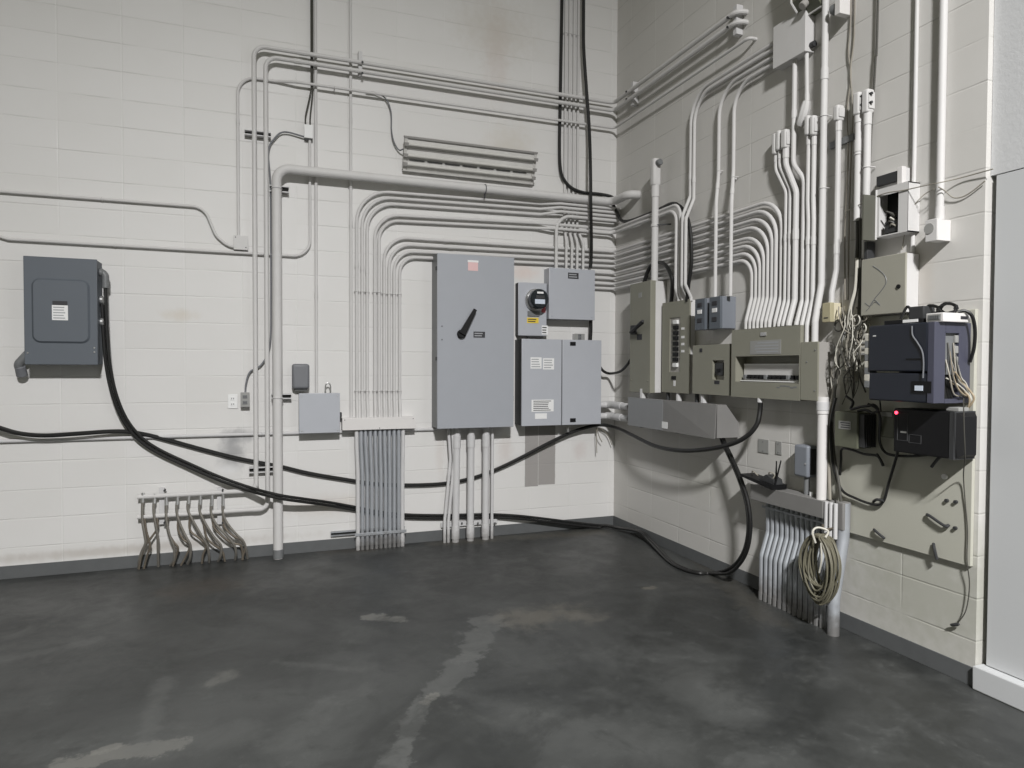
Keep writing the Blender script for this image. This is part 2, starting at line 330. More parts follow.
struct(MB().box((.09, yE-.03, 0), (.2, yE-.002, zP)).make('shadow_gap_back', 'hole'))  # near-black strip painting the shadow inside the open gap beside the panel
struct(MB().box((-.03, YR, 0), (.05, yE-.006, .112), .006).make('baseboard_right_panel', 'panel'))
# ---------------------------------------------------------------- boxes on the walls
def cabinet(name, label, cat, w, s0, s1, z0, z1, d, m, body_m=None, group=None, door=.018, inset=.006, bev=.004):
    "enclosure with a body and a front cover"
    t = thing(name, label, cat, W(w, (s0+s1)/2, z0, d/2), group)
    MB().wbox(w, s0+inset*.5, s1-inset*.5, z0+inset*.5, z1-inset*.5, 0, d-door, .002).make('body', body_m or m, t)
    cv = MB().wbox(w, s0, s1, z0, z1, d-door, d, bev).make('cover', m, t)
    return t, cv
def plate(t, name, m, w, u0, v0, u1, v1, d, th=.002, bev=0.0, lines=0, ink='ink'):
    "flat label or plate lying on a surface d off the wall, with printed lines as a sub-part"
    a, b, z0, z1 = rect(w, u0, v0, u1, v1, d); o = MB().wbox(w, a, b, z0, z1, d-.001, d+th, bev).make(name, m, t)
    if lines:
        l = MB(); H = z1-z0
        for k in range(lines):
            z = z1 - H*(k+.8)/(lines+.6); q = random.uniform(.72, .9); l.wbox(w, a+(b-a)*.08, a+(b-a)*q, z-H*.11/lines*1.6, z+H*.11/lines*1.6, d+th-.0005, d+th+.0006)
        l.make('print', ink, o)
    return o
def screws(t, w, pts, d, m='steel', r=.006):
    for s, z in pts: MB().cyl(W(w, s, z, d-.002), W(w, s, z, d+.004), r, 8).make('screw', m, t)

# blue-grey safety switch at the far left
d = .185; a, b, z0, z1 = rect('L', 23.7, 255.6, 97.3, 364.5, d)
t, cv = cabinet('disconnect_panel', 'blue-grey steel panel with a raised rounded door, far left of the wall', 'electrical panel', 'L', a, b, z0, z1, d, 'blue', 'blue', door=.02)
ra, rb, rz0, rz1 = rect('L', 31.5, 277.5, 90.3, 343, d)
dr = MB().wbox('L', ra, rb, rz0, rz1, d-.004, d+.014, .001); dr.b.free()
def rounded(w, s0, s1, z0, z1, r, n=6):
    P = []
    for cx, cz, a0 in ((s1-r, z1-r, 0), (s0+r, z1-r, PI/2), (s0+r, z0+r, PI), (s1-r, z0+r, 1.5*PI)):
        for k in range(n+1): P.append((cx + r*math.cos(a0+k*PI/2/n), cz + r*math.sin(a0+k*PI/2/n)))
    return P
def raised(w, s0, s1, z0, z1, r, d0, d1, slope):
    "rounded raised panel with a sloped rim"
    mb = MB(); o = rounded(w, s0, s1, z0, z1, r); i = rounded(w, s0+slope, s1-slope, z0+slope, z1-slope, max(.004, r-slope))
    vo = [mb.b.verts.new(W(w, s, z, d0)) for s, z in o]; vi = [mb.b.verts.new(W(w, s, z, d1)) for s, z in i]; n = len(o)
    for k in range(n): mb.b.faces.new((vo[k], vo[(k+1) % n], vi[(k+1) % n], vi[k]))
    mb.b.faces.new(vi); mb.b.faces.new(vo[::-1]); return mb
raised('L', ra, rb, rz0, rz1, .055, d-.001, d+.013, .014).make('door', 'blue', t)
plate(t, 'nameplate', 'ink', 'L', 52.5, 300.8, 67.5, 304.8, d+.013)
plate(t, 'label', 'label', 'L', 52, 305, 68, 320, d+.013, lines=5, ink='paleink')
screws(t, 'L', [(a+.02, z0+.08), (b-.02, z0+.12), (b-.02, z0+.09)], d)
# hub fittings on its right side and a hose elbow at its lower left
for (v0_, v1_) in ((269, 276), (297, 303), (318, 326)):
    p = at('L', 101, (v0_+v1_)/2, .085); MB().cyl(V((b-.004, p.y, p.z)), V((b+.022, p.y, p.z)), .03, 12, .006).make('hub', 'steel' if v0_ > 280 else 'greyd', t)
p1 = V((b+.01, -.085, at('L', 101, 272, .085).z)); e2 = at('L', 105.6, 288, .085)
MB().tube(fillet([V((b-.004, -.085, p1.z)), V((e2.x, -.085, p1.z)), V((e2.x, -.085, e2.z))], .05), .024, 12).make('elbow_fitting', 'greyd', t)
q1 = at('L', 24.5, 352, .09); q2 = at('L', 18, 364, .09); q3 = at('L', 23, 372, .07)
MB().tube(fillet([V((a+.004, q1.y, q1.z)), q2, at('L', 21.5, 374, .05)], .04), .028, 12).make('angle_fitting', 'greyd', t)
MB().cyl(at('L', 20, 366, .08), at('L', 22, 376, .05), .034, 12, .005).make('locknut', 'mid', t)
PANEL_B, PANEL_E = b, V((e2.x, -.085, e2.z))

# big cabinet with the black lever
d = .205; a, b, z0, z1 = rect('L', 437.3, 252.8, 514, 429, d); BIG = (a, b, z0, z1)
t, cv = cabinet('switchgear_cabinet', 'tall light grey cabinet with a black lever and a red sticker', 'electrical cabinet', 'L', a, b, z0, z1, d, 'greys', 'greyd', door=.02)
plate(t, 'sticker', 'redp', 'L', 468, 260.5, 478, 270.5, d, lines=0)
plate(t, 'sticker', 'label', 'L', 467.6, 260, 478.4, 262, d, th=.003)
hb = at('L', 461, 334, d); ht = at('L', 475, 309.5, d+.03)
lv = MB().cyl(hb, hb+V((0,-.03,0)), .037, 18, .005).make('lever_hub', 'blackp', t)
x = MB(); dirv = (ht-hb); dirv.y = 0; sd = V((dirv.z, 0, -dirv.x)).normalized(); 
x.prism([hb+V((0,-.028,0))+sd*.028, hb+V((0,-.028,0))-sd*.028, hb+dirv+V((0,-.028,0))-sd*.014, hb+dirv+V((0,-.028,0))+sd*.014], V((0,-.02,0))); x.make('lever', 'blackp', t)
plate(t, 'nameplate', 'ink', 'L', 473.5, 331.5, 485, 337.5, d, lines=2, ink='paleink')
screws(t, 'L', [(a+.04, z1-.72), (a+.04, z0+.86)], d, 'mid', .007)
MB().wbox('L', a-.008, a+.002, (z0+z1)/2-.16, (z0+z1)/2-.13, d-.04, d-.01, .002).make('latch', 'dark', t); MB().wbox('L', a-.008, a+.002, z1-.14, z1-.11, d-.04, d-.01, .002).make('latch', 'dark', t)
for dz in (.32, .22): MB().wbox('L', b-.002, b+.012, z0+dz, z0+dz+.05, d-.07, d-.03, .003).make('latch', 'dark' if dz < .3 else 'label', t)

# meter switch, pull box, two-door cabinet
pl_ = rect('L', 549, 267.3, 595, 318.8, .125)[0]; d = .085; a, b, z0, z1 = rect('L', 518.3, 282, 548.5, 337.5, d); b = min(b, pl_-.004); z0 += .018
t, cv = cabinet('meter_box', 'grey meter box with a round black glass meter and yellow sticker', 'meter box', 'L', a, b, z0, z1, d, 'grey', 'dark', door=.012)
mc = at('L', 535, 300, d); mf = at('L', 538.5, 298.5, d+.09); rad = .088
MB().cyl(mc, mc+V((0,-.03,0)), rad+.012, 28, .004).make('meter_ring', 'steel', t)
mb_ = MB().cyl(mc+V((0,-.028,0)), mc+V((0,-.12,0)), rad, 28, .012).make('meter', 'glass', t)
fy = mc+V((0,-.121,0))
MB().box(fy+V((-.03,0,.045)), fy+V((.03,-.002,.062))).make('dial_plate', 'label', mb_)
MB().box(fy+V((-.05,0,-.045)), fy+V((.045,-.002,-.005))).make('dial_plate', 'dialw', mb_)
MB().box(fy+V((-.04,0,.0)), fy+V((.04,-.003,.03)), .002).make('register', 'dark', mb_)
plate(t, 'sticker', 'red', 'L', 541.5, 304.5, 545.5, 312.5, d); plate(t, 'sticker', 'yellow', 'L', 527, 317.5, 538.5, 323, d, lines=2)
plate(t, 'hasp', 'greyd', 'L', 527.5, 311, 539, 316, d, th=.012); plate(t, 'label', 'label', 'L', 541.7, 325.5, 547.8, 334.5, d, lines=3)
MB().wbox('L', a+.1, b-.03, z0-.016, z0+.003, d-.05, d-.01, .002).make('bottom_hinge', 'dark', t)
d = .125; a, b, z0, z1 = rect('L', 549, 267.3, 595, 318.8, d); PULL = (a, b, z0, z1)
t, cv = cabinet('pull_box', 'square light grey pull box with five conduits into its top', 'pull box', 'L', a, b, z0, z1, d, 'grey', 'grey', door=.014)
plate(t, 'nameplate', 'ink', 'L', 568, 272.5, 578.5, 278.5, d, lines=2, ink='paleink'); screws(t, 'L', [(a+.03, z1-.03), (b-.03, z1-.03), (a+.03, z0+.03), (b-.03, z0+.03)], d, 'grey')
d = .18; a, b, z0, z1 = rect('L', 521.7, 338.7, 601.3, 426.3, d); CABN = (a, b, z0, z1); xm = sz('L', 562, 380, d)[0]
t = thing('transformer_cabinet', 'grey two-door cabinet with white notices on its left door', 'electrical cabinet', W('L', (a+b)/2, z0, d/2))
MB().wbox('L', a+.003, b-.003, z0+.003, z1-.003, 0, d-.02, .002).make('body', 'dark', t)
MB().wbox('L', a, xm-.004, z0, z1, d-.02, d, .004).make('door', 'grey', t); MB().wbox('L', xm+.004, b, z0, z1, d-.02, d, .004).make('door', 'grey', t)
for (u0, v0) in ((530.5, 357.3), (543, 358.2)): plate(t, 'notice', 'label', 'L', u0, v0, u0+11, v0+11.3, d, lines=4, ink='paleink')
plate(t, 'notice', 'label', 'L', 531.5, 399.8, 553.6, 411.8, d, lines=6, ink='ink'); plate(t, 'small_label', 'label', 'L', 535, 413.5, 546.8, 419, d)
for v in (343.5, 420): plate(t, 'handle', 'blackp', 'L', 570, v-1.7, 575.5, v+2, d, th=.008, bev=.002)
MB().cyl(at('L', 568, 427, .1), at('L', 568, 432, .1), .012, 10).make('drain_plug', 'steel', t)
# small left-wall boxes
d = .09; a, b, z0, z1 = rect('L', 292.2, 363.8, 309.6, 389, d)
t = thing('switch_box', 'small dark grey box with rounded corners above the grey junction box', 'switch box', W('L', (a+b)/2, z0, d/2))
MB().wbox('L', a, b, z0, z1, 0, d, .02, 3).make('body', 'mid', t); MB().wbox('L', a+.02, b-.02, z0-.015, z0+.01, .02, .06, .004).make('base_clip', 'greyd', t)
d = .12; a, b, z0, z1 = rect('L', 299, 393.4, 340, 433.7, d); JB = (a, b, z0, z1)
t, cv = cabinet('junction_box', 'flat grey junction box right of the thick white pipe, padlock on top', 'junction box', 'L', a, b, z0, z1, d, 'grey', 'greyd', door=.01)
k = at('L', 328, 393, .07); MB().tube([V((k.x-.02, k.y, z1-.01))] + [V((k.x-.02*math.cos(PI*i/8), k.y, z1+.05+.03*math.sin(PI*i/8))) for i in range(9)] + [V((k.x+.02, k.y, z1-.01))], .006, 8).make('padlock_shackle', 'steel', t)
screws(t, 'L', [(a+.02, z1-.02), (b-.02, z1-.02), (a+.02, z0+.02), (b-.02, z0+.02)], d, 'steel', .005); MB().wbox('L', b-.003, b+.02, z0+.12, z0+.16, .03, .08, .004).make('side_connector', 'dark', t)
d = .11; a, b, z0, z1 = rect('L', 342.3, 418.3, 415.5, 430.5, d); WW = (a, b, z0, z1)
t, cv = cabinet('wireway', 'long white wireway box joining white and grey conduits', 'wireway', 'L', a, b, z0, z1, d, 'whiteb', 'whiteb', door=.008, bev=.002)
screws(t, 'L', [(a+.02, z1-.015), (b-.02, z1-.015), ((a+b)/2, z0+.012)], d, 'greyd', .004)
d = .05; a, b, z0, z1 = rect('L', 233.5, 235, 248, 249.3, d)
t, cv = cabinet('junction_box', 'small white junction box under a thin vertical conduit', 'junction box', 'L', a, b, z0, z1, d, 'white', 'white', door=.006); SB = (a, b, z0, z1)
screws(t, 'L', [(a+.015, z1-.015), (b-.015, z0+.02)], d, 'dark', .004)
d = .06; a, b, z0, z1 = rect('L', 304.5, 124, 312.6, 138, d)
t = thing('fuse_box', 'small bright white box where two thin wires come down', 'junction box', W('L', (a+b)/2, z0, d/2)); FB = (a, b, z0, z1)
MB().wbox('L', a, b, z0, z1, 0, d-.01, .003).make('body', 'greyd', t); MB().wbox('L', a-.002, b+.002, z0+.005, z1, d-.01, d, .002).make('cover', 'label', t)
# receptacles
def outlet(label, u0, v0, u1, v1, d, boxm, facem):
    a, b, z0, z1 = rect('L', u0, v0, u1, v1, d); z0 = max(z0, CABN[3]+.003) if a > CABN[0] else z0; t = thing('power_outlet', label, 'outlet', W('L', (a+b)/2, z0, d/2))
    if d > .02: MB().wbox('L', a, b, z0, z1, 0, d-.004, .004).make('box', boxm, t)
    f = MB().wbox('L', a, b, z0, z1, d-.004, d, .0015).make('cover_plate', facem, t)
    for q in (.3, .7):
        zc = z0+(z1-z0)*q; rc = MB().wbox('L', (a+b)/2-.017, (a+b)/2+.017, zc-.014, zc+.014, d-.001, d+.003, .004).make('receptacle', 'label' if d < .02 else 'greyd', t)
        s = MB()
        for ox in (-.007, .007): s.wbox('L', (a+b)/2+ox-.0022, (a+b)/2+ox+.0022, zc-.006, zc+.006, d+.0025, d+.0036)
        s.make('slots', 'ink', rc)
outlet('white flush wall outlet left of the surface-mounted one', 228, 394.3, 237.5, 408.5, .008, 'white', 'label')
outlet('surface-mounted outlet in a metal box at the end of a curved cable', 240.5, 392.5, 249.5, 407, .06, 'emtw', 'plate')
outlet('wall outlet between the square pull box and the two-door cabinet', 574.5, 333.5, 584.8, 343, .05, 'emtw', 'plate')

# old fluorescent fixture on the left wall
dT, dB = .13, .035
a = (sz('L', 405.5, 136, dT)[0]+sz('L', 402, 171, dB)[0])/2; b = (sz('L', 537, 152.5, dT)[0]+sz('L', 532.5, 183.5, dB)[0])/2
z1 = (sz('L', 405.5, 136, dT)[1]+sz('L', 537, 152.5, dT)[1])/2; z0 = (sz('L', 402, 171, dB)[1]+sz('L', 532.5, 183.5, dB)[1])/2
t = thing('fluorescent_fixture', 'dusty unlit lamp fixture with bare tubes, mounted high on the wall', 'light fixture', W('L', (a+b)/2, z0, .05))
fup = (W('L', 0, z1, dT)-W('L', 0, z0, dB)); fh = fup.length; fup.normalize(); fno = V((1,0,0)).cross(fup).normalized(); fno = fno if fno.y < 0 else -fno
def fp(s_, q, n): return W('L', s_, z0, dB) + fup*(fh*q) + fno*n
def fbox(mb, s0, s1, q0, q1, n0, n1): return mb.prism([fp(s0,q0,n0), fp(s1,q0,n0), fp(s1,q1,n0), fp(s0,q1,n0)], fno*(n1-n0))
fbox(MB(), a, b, 0, 1, -.03, 0).make('back_plate', 'refl', t)
fbox(MB(), a-.004, b+.004, .955, 1.01, -.03, .018).make('top_rail', 'fixd', t); fbox(MB(), a, b, -.01, .03, -.03, .012).make('bottom_rail', 'refl', t)
x = MB(); 
for q0_, q1_ in ((.05, .28), (.36, .62), (.68, .93)): x.prism([fp(a+.01, q0_, .001), fp(a+.01, q1_, .001), fp(a+.01, (q0_+q1_)/2, .016)], V((b-a-.02, 0, 0)))
x.make('reflector', 'refl', t)
fbox(MB(), a+.02, b-.02, .635, .655, .0, .006).make('divider', 'fixd', t)
for k in range(7): s_ = a+.05+(b-a-.1)*k/7; fbox(MB(), s_, s_+(b-a-.1)/7-.025, .315, .345, .0, .008).make('ventilation_gap', 'dark', t)
for q in (.2, .46, .78): MB().cyl(fp(a+.03, q, .024), fp(b-.03, q, .024), .013, 10).make('tube', 'tube', t)
for s_ in (a+.012, b-.012):
    fbox(MB(), s_-.013, s_+.013, .03, .955, -.028, .012).make('end_cap', 'refl', t)
    for q in (.2, .46, .78): fbox(MB(), s_-.018, s_+.018, q-.05, q+.05, .012, .042).make('lamp_holder', 'fixd', t)
MB().wbox('L', a+.2, b-.2, z0+.02, z1-.03, 0, .03).make('mounting_bracket', 'refl', t)
q = [V((LX0, -.035, Z0)) for LX0, Z0 in (sz('L', 366, 91.5, .035), sz('L', 376, 93, .035), sz('L', 386, 99, .035), sz('L', 391, 112, .035), sz('L', 391.5, 130, .035), sz('L', 394, 142, .035), sz('L', 399.5, 149, .06))]
cable('thin grey flexible cable curving down from the upper conduit to the lamp fixture', q + [fp(a-.002, .62, -.01)], .0058, 'mid', name='flexible_cable')
# ---------------------------------------------------------------- left wall conduits
def strut(label, w, u0, v, u1, d0, d1, hgt=.041, m='emtw', dark=True):
    s0, z = sz(w, u0, v, d1); s1, _ = sz(w, u1, v, d1); s0, s1 = min(s0,s1), max(s0,s1)
    t = thing('strut_channel', label, 'strut', W(w, (s0+s1)/2, z-hgt/2, 0))
    x = MB(); x.wbox(w, s0, s1, z-hgt/2, z-hgt/2+.008, d0, d1); x.wbox(w, s0, s1, z+hgt/2-.008, z+hgt/2, d0, d1); x.wbox(w, s0, s1, z-hgt/2, z+hgt/2, d0, d0+.006); x.make('channel', m, t)
    MB().wbox(w, s0+.004, s1-.004, z-hgt/2+.009, z+hgt/2-.009, d0+.007, d0+.014).make('slot', 'hole', t); return t
tr, dr_ = .017, .03
# P1 P2 left side surface conduits
p = A('L', (-420,159,.022), (0,191.3,.022), (180,205.2,.022), (204,207,.022), (216,236,.022), (228,246,.022))
conduit('thin white conduit sweeping down in an S to the small white box', p + [V((SB[0]+.005, -.022, p[-1].z-.004))], .011, .14, straps=(.3, .72))
p2 = A('L', (-420,205,.024), (-8,234,.024), (8,239,.024), (235,252.5,.024)); xk = LX(310, 220, .024); pk = at('L', 300, 256, .024)
conduit('thin white conduit with a J bend rising right of the thick pipe', p2 + [V((xk, -.024, pk.z)), V((xk, -.024, FB[2]+.01))], .011, [.02,.02,.02,.13], straps=(.35, .55), couplings=(.8,))
# vertical V1, V2
for lab, u, v, zb, cp in (('thin white conduit from above down to the grey junction box', 316, 200, JB[3]-.01, (.35,.8)), ('thin white conduit dropping straight from above into the white wireway, left of the bends', 350.8, 200, WW[3]-.005, (.42,.62))):
    x_ = at('L', u, v, .02); conduit(lab, [V((x_.x, -.02, 5.3)), V((x_.x, -.02, zb))], .0125, couplings=cp, straps=(.55,))
# wires to the fuse box
p = at('L', 311.5, 60, .02)
for k, o_ in enumerate((-.016, .0)):
    cable(('dark wire', 'second dark wire')[k] + ' down to the small bright white box' + (', left strand' if k == 0 else ', right strand'), [V((p.x-.004+k*.012, -.042, 5.2)), V((p.x-.004+k*.012, -.042, 3.9)), V((p.x-.006+k*.014, -.042, at('L', 312, 90, .03).z)), V(((FB[0]+FB[1])/2-.02+k*.035, -.036, at('L', 308, 116, .03).z)), V(((FB[0]+FB[1])/2-.02+k*.035, -.03, FB[3]-.005))], .006, 'wired', name='wire', cat='wire')
# cable from fuse box to outlet
q = A('L', (304,136,.03), (285,132,.03), (275,138,.03), (268.5,152,.03)); xq = LX(271, 300, .03)
cable('grey armoured cable looping left from the bright white box down to the surface outlet', [V((FB[0]+.01, -.03, at('L', 304, 137, .03).z))] + q[1:] + [V((xq, -.03, at('L', 269, 190, .03).z)), V((xq, -.03, at('L', 270, 300, .03).z)), V((xq-.01, -.03, at('L', 270, 345, .03).z))] + A('L', (262,364,.03), (250,372,.03), (246,384,.03), (245.3,393,.03)), .0068, 'mid', name='armoured_cable')
# P3 thin top conduit
x3 = LX(238, 160, .018); c3 = at('L', 243, 76.5, .018); xj = LX(276, 80, .03)
conduit('thin white conduit that bends at upper left and runs right below the top pair', [V((x3, -.018, SB[3]-.004)), V((x3, -.018, c3.z)), V((xj, -.018, c3.z)), V((xj+.15, -.062, c3.z)), V((-.06, -.062, c3.z)), V((-.06, sz('R', 749, 36, .06)[0], c3.z)), V((.02, sz('R', 749, 36, .06)[0], c3.z))], .0115, [.14,.1,.1,.04,.03], couplings=(.14, .55), straps=(.3,))
# P4 P5 top pair down to the hose manifolds
def toppair(lab, uT, vT, uc, vc, vlow, ulow, endpx):
    xa = LX((uT), 200, .075); z_ = at('L', 430, vc, .075).z; zl = at('L', 200, vlow, .06).z; sE, zE = sz('R', endpx[0], endpx[1], .075)
    return conduit(lab, [V((at('L', 137.5, vlow, .06).x, -.06, zl)), V((xa, -.06, zl)), V((xa, -.06, zl+.12)), V((xa, -.075, zl+.3)), V((xa, -.075, z_)), V((-.075, -.075, z_)), V((-.075, sE, z_)), V((.02, sE, z_))], .0175, [.07,.06,.06,.09,.05,.06], couplings=(.09, .5), straps=())
toppair('upper of two white conduits along the top, ending at the raised hose row', 254.6, 0, 430, 73.5, 493.5, 0, (738, 16))
toppair('lower of two white conduits along the top, ending at the low hose row', 266.2, 0, 430, 82.0, 513.0, 0, (738, 28))
# P6 thick pipe
x6 = LX(277.3, 350, .1); z6 = at('L', 430, 183.6, .1).z; yE6 = sz('R', 629.5, 194, .1)[0]
t6 = conduit('thick white pipe rising from the floor and turning right to the corner', [V((x6, -.1, 0)), V((x6, -.1, z6)), V((-.1, -.1, z6)), V((-.1, yE6, z6)), V((.02, yE6, z6))], .037, [.1,.085,.075], name='pipe', cat='pipe', couplings=(), straps=(), n=16)
MB().cyl((x6, -.1, .0), (x6, -.1, .075), .041, 16, .006).make('foot_collar', 'greyd', t6)
for zc in (at('L', 277, 398, .11).z, at('L', 276, 188, .11).z): MB().tube([(x6+.039*math.cos(i*PI/9), -.1+.039*math.sin(i*PI/9), zc) for i in range(19)], .004, 6).make('clamp', 'emtw', t6)
u_ = at('L', 485, 190, .1); MB().tube([(u_.x, -.1+.04*math.cos(i*PI/8), z6+.04*math.sin(i*PI/8)) for i in range(17)], .005, 6).make('clamp', 'greyd', t6); MB().box((u_.x-.006, -.1, z6-.075), (u_.x+.006, -.088, z6-.035)).make('clamp_bolt', 'dark', t6)
strut('short strut behind the top pair, upper left', 'L', 244.5, 131.5, 271, .0, .056); strut('short strut behind the thick pipe near its bend', 'L', 269.5, 187.8, 289, .02, .06, .05)
strut('short strut behind the thick pipe beside the dark grey box', 'L', 271.5, 396.5, 291.5, .02, .06); strut('short strut where the two hose feeds are clamped', 'L', 249, 470.5, 276, .012, .055, .045)
s_ = at('L', 360.5, 62, .06); t = thing('strut_channel', 'short upright strut holding the top pair on the left wall', 'strut', (s_.x, 0, s_.z-.14)); MB().box((s_.x-.016, -.056, s_.z-.1), (s_.x+.016, -.0012, s_.z+.09), .003).make('channel', 'emtw', t)
for v in (62, 73): MB().cyl(at('L', 362.5, v, .06), at('L', 362.5, v, .1), .009, 8).make('clamp_bolt', 'dark', t)

# low horizontal conduit behind everything
zH0 = at('L', 64, 439.5, .02).z; zH1 = at('L', 425, 429.5, .02).z
conduit('thin grey conduit running level across the left wall behind the boxes', [V((-7, -.018, zH0)), V((at('L', 160, 437, .02).x, -.018, zH0)), V((at('L', 433, 430, .02).x+.1, -.018, zH1))], .0125, .02, 'emtw', straps=(.55, .72), couplings=(.6,))

# nine conduits out of the wireway
NAR_TOP = rect('R', 662, 303.3, 689.3, 392, .06)[3] - .003
rows = [(357,'L',197.5,207.5),(362.5,'L',203,211.3),(367.5,'L',208.7,215.3),(375,'L',219.2,228.3),(379.3,'L',224.5,232.3),(384.3,'L',240.2,250.6),(389.3,'L',246.8,255.4),(394.3,'L',253.2,260.6),(399.8,'L',258.8,265.6)]
vR8 = [752.4,756.3,760.2,764,768,772.3,776,781.4]      # uprights of the eight nested bends, innermost first
R5top = sz('R', 740, 329, .07)[1]
names = ['outermost','second','third','fourth','fifth','sixth','seventh','eighth','innermost']
nest = ['innermost','second from inside','third from inside','fourth from inside','fourth from outside','third from outside','second from outside','outermost']
def down_right(z, k, dd, y_on):
    "right wall part of a run: level, then a bend down into the long breaker panel with an offset outward"
    yv = sz('R', vR8[k], 268, dd)[0]; zo = sz('R', vR8[k], 300, dd)[1]
    return [V((-dd, yv, z)), V((-dd, yv, zo+.02)), V((-dd-.045, yv, zo-.14)), V((-dd-.045, yv, R5top-.004))]
G9 = 'white conduits bent out of the white wireway'; G8 = 'white conduits nested above the long breaker panel'
for i, (u, w, v0, v1) in enumerate(rows):
    dd = .03
    pa = at('L', u, 410, .035); zl = at('L', 450, v0, dd).z; zr = at('L', 600, v1, dd+(.045 if i < 5 else 0)).z
    pts = [V((pa.x, -.05, WW[3]-.004)), V((pa.x, -.05, WW[3]+.06)), V((pa.x, -dd, WW[3]+.16)), V((pa.x, -dd, zl-.01))]
    rb_ = .05 if i == 8 else .0
    rad = [.27,.25,.23,.21,.17,.2,.19,.17,.14][i]
    if i < 3:
        pts += [V((LX(540, 205, dd), -dd, zl+.02)), V((LX(560, 206, .075), -.078, zr)), V((.02, -.078, zr))]; bend = [.03,.03,rad,.05,.05]
        lab = f'{names[i]} white conduit of the nested row from the wireway, running on into the corner'
    elif i < 5:
        yv = sz('R', (680.0, 676.0)[i-3], 270, .075)[0]; ztop = NAR_TOP
        pts += [V((LX(535, 205, dd), -dd, zl+.03)), V((LX(553, 206, .075), -.075, zr)), V((-.075, -.075, zr)), V((-.075, yv, zr)), V((-.075, yv, ztop+.1)), V((-.045, yv, ztop+.02)), V((-.045, yv, ztop+.0))]; bend = [.03,.03,rad,.05,.05,.05,.1,.04,.02]
        lab = f'{names[i]} white conduit from the wireway, turning down into the narrow breaker panel'
    else:
        k = 7-(i-5); pts += [V((-dd, -dd, zr))] + down_right(zr, k, dd, 0); bend = [.03,.03,rad,.05,.2,.05,.05]
        lab = f'{names[i]} white conduit from the wireway, becoming {nest[k]} of eight right-wall bends'
    conduit(lab, pts, .0135, bend, group=G9, couplings=(.3,), strapz=(at('L', 380, 292.5 if i < 5 else 293.5, .03).z, at('L', 380, 391, .03).z))
# curved conduit off the pull box and its four straight companions
xc = LX(556.3, 250, .08); zc = at('L', 600, 219.3, .08).z
conduit('white conduit curving right from the pull box top toward the corner', [V((xc, -.08, PULL[3]-.004)), V((xc, -.08, zc)), V((.02, -.08, zc))], .0155, .14)
for k, u in enumerate((565.3, 569.5, 573.8, 578)):
    x_ = LX(u, 100, .02); zj0 = at('L', 570, 228, .02).z; zj1 = at('L', 570, 243, .07).z
    xs = x_ + (-.012, .002, .012, .03)[k]
    conduit(('leftmost', 'second from left', 'third from left', 'rightmost')[k] + ' of four straight white conduits dropping from above into the pull box', [V((x_, -.02, 5.3)), V((x_, -.02, zj0)), V((xs, -.088, zj1)), V((xs, -.088, PULL[3]-.004))], .0125, .05, group='straight conduits into the pull box', straps=(.25,))
# four runs from the pull box side to the nested bends
for k, v in enumerate((288.3, 283.5, 278.2, 272.8)):
    z_ = at('L', 603, v, .03).z
    conduit('white conduit from the pull box side, becoming ' + nest[k] + ' of eight bends', [V((PULL[1]-.01, -.03, z_)), V((-.03, -.03, z_))] + down_right(z_, k, .03, 0), .0135, [.05,.19,.05,.05], group=G8, couplings=(.45,))

# eleven bare conduits under the wireway
uT = [356.6,361,365.4,370.3,375.2,380,384.5,389.2,394,398.6,403]; uB = [358,362.5,367.3,371.8,376.5,381,385.6,389.8,394.2,398.6,402.5]
ordw = ['leftmost','second','third','fourth','fifth','middle','seventh','eighth','ninth','tenth','rightmost']
for k in range(11):
    xt, xb = LX(uT[k], 434, .068), LX(uB[k], 540, .068)
    conduit(f'{ordw[k]} of eleven bare grey conduits below the white wireway', [V((xt, -.068, WW[2]+.004)), V((xt, -.068, WW[2]-.1)), V((xb, -.068, .62)), V((xb, -.068, 0))], .0165, .15, 'emtw' if k in (0, 10) else 'emt', group='bare conduits below the wireway', couplings=(.94,))
strut('low strut across the eleven bare grey conduits', 'L', 331, 534.5, 405, .0, .03, .035, 'emt')
zs = at('L', 380, 532.5, .07).z; tag(MB().box((LX(354.5,533,.07), -.092, zs-.012), (LX(406,533,.07), -.0855, zs+.012), .002).make('clamp_bar', 'emt'), 'flat clamp bar in front of the eleven bare grey conduits', 'clamp')
# six conduits under the tall cabinet
for k, (ut, ub, r_) in enumerate(((448.2,444.6,.0135),(452,448.4,.0135),(456.8,455.4,.031),(471,470.3,.031),(486,485.4,.031),(492.4,491.9,.0135))):
    dd = .087 if r_ > .02 else .08; xt, xb = LX(ut, 440, dd), LX(ub, 520, dd)
    pts = [V((xt, -dd, BIG[2]+.004)), V((xt, -dd, BIG[2]-.12)), V((xb, -dd, 0))] if r_ > .02 or k > 4 else [V((xt, -dd, BIG[2]+.004)), V((xt+.02, -dd, .72)), V((xb, -dd, .18)), V((xb, -dd, 0))]
    conduit(('thin outer white conduit under the tall cabinet, leftmost', 'second thin white conduit under the tall cabinet, bowed', 'thick white pipe under the tall cabinet, beside the bowed conduits', 'middle thick white pipe under the tall cabinet', 'right-hand thick white pipe under the tall cabinet', 'thin straight white conduit under the tall cabinet, rightmost')[k], pts, r_, .4, 'emtw', couplings=(.13, .92) if r_ > .02 else (.4,), straps=(), n=14)
zs = at('L', 470, 523, .02).z; t = thing('strut_channel', 'low strut behind the six pipes under the tall cabinet', 'strut', (LX(470,523,.02), -.01, zs-.02))
MB().box((LX(441,523,.02), -.028, zs-.02), (LX(497,523,.02), 0, zs+.02), .003).make('channel', 'emtw', t)
for u in (449, 462, 478, 495): MB().cyl(at('L', u, 523, .028), at('L', u, 523, .05), .008, 8).make('clamp_bolt', 'dark', t)

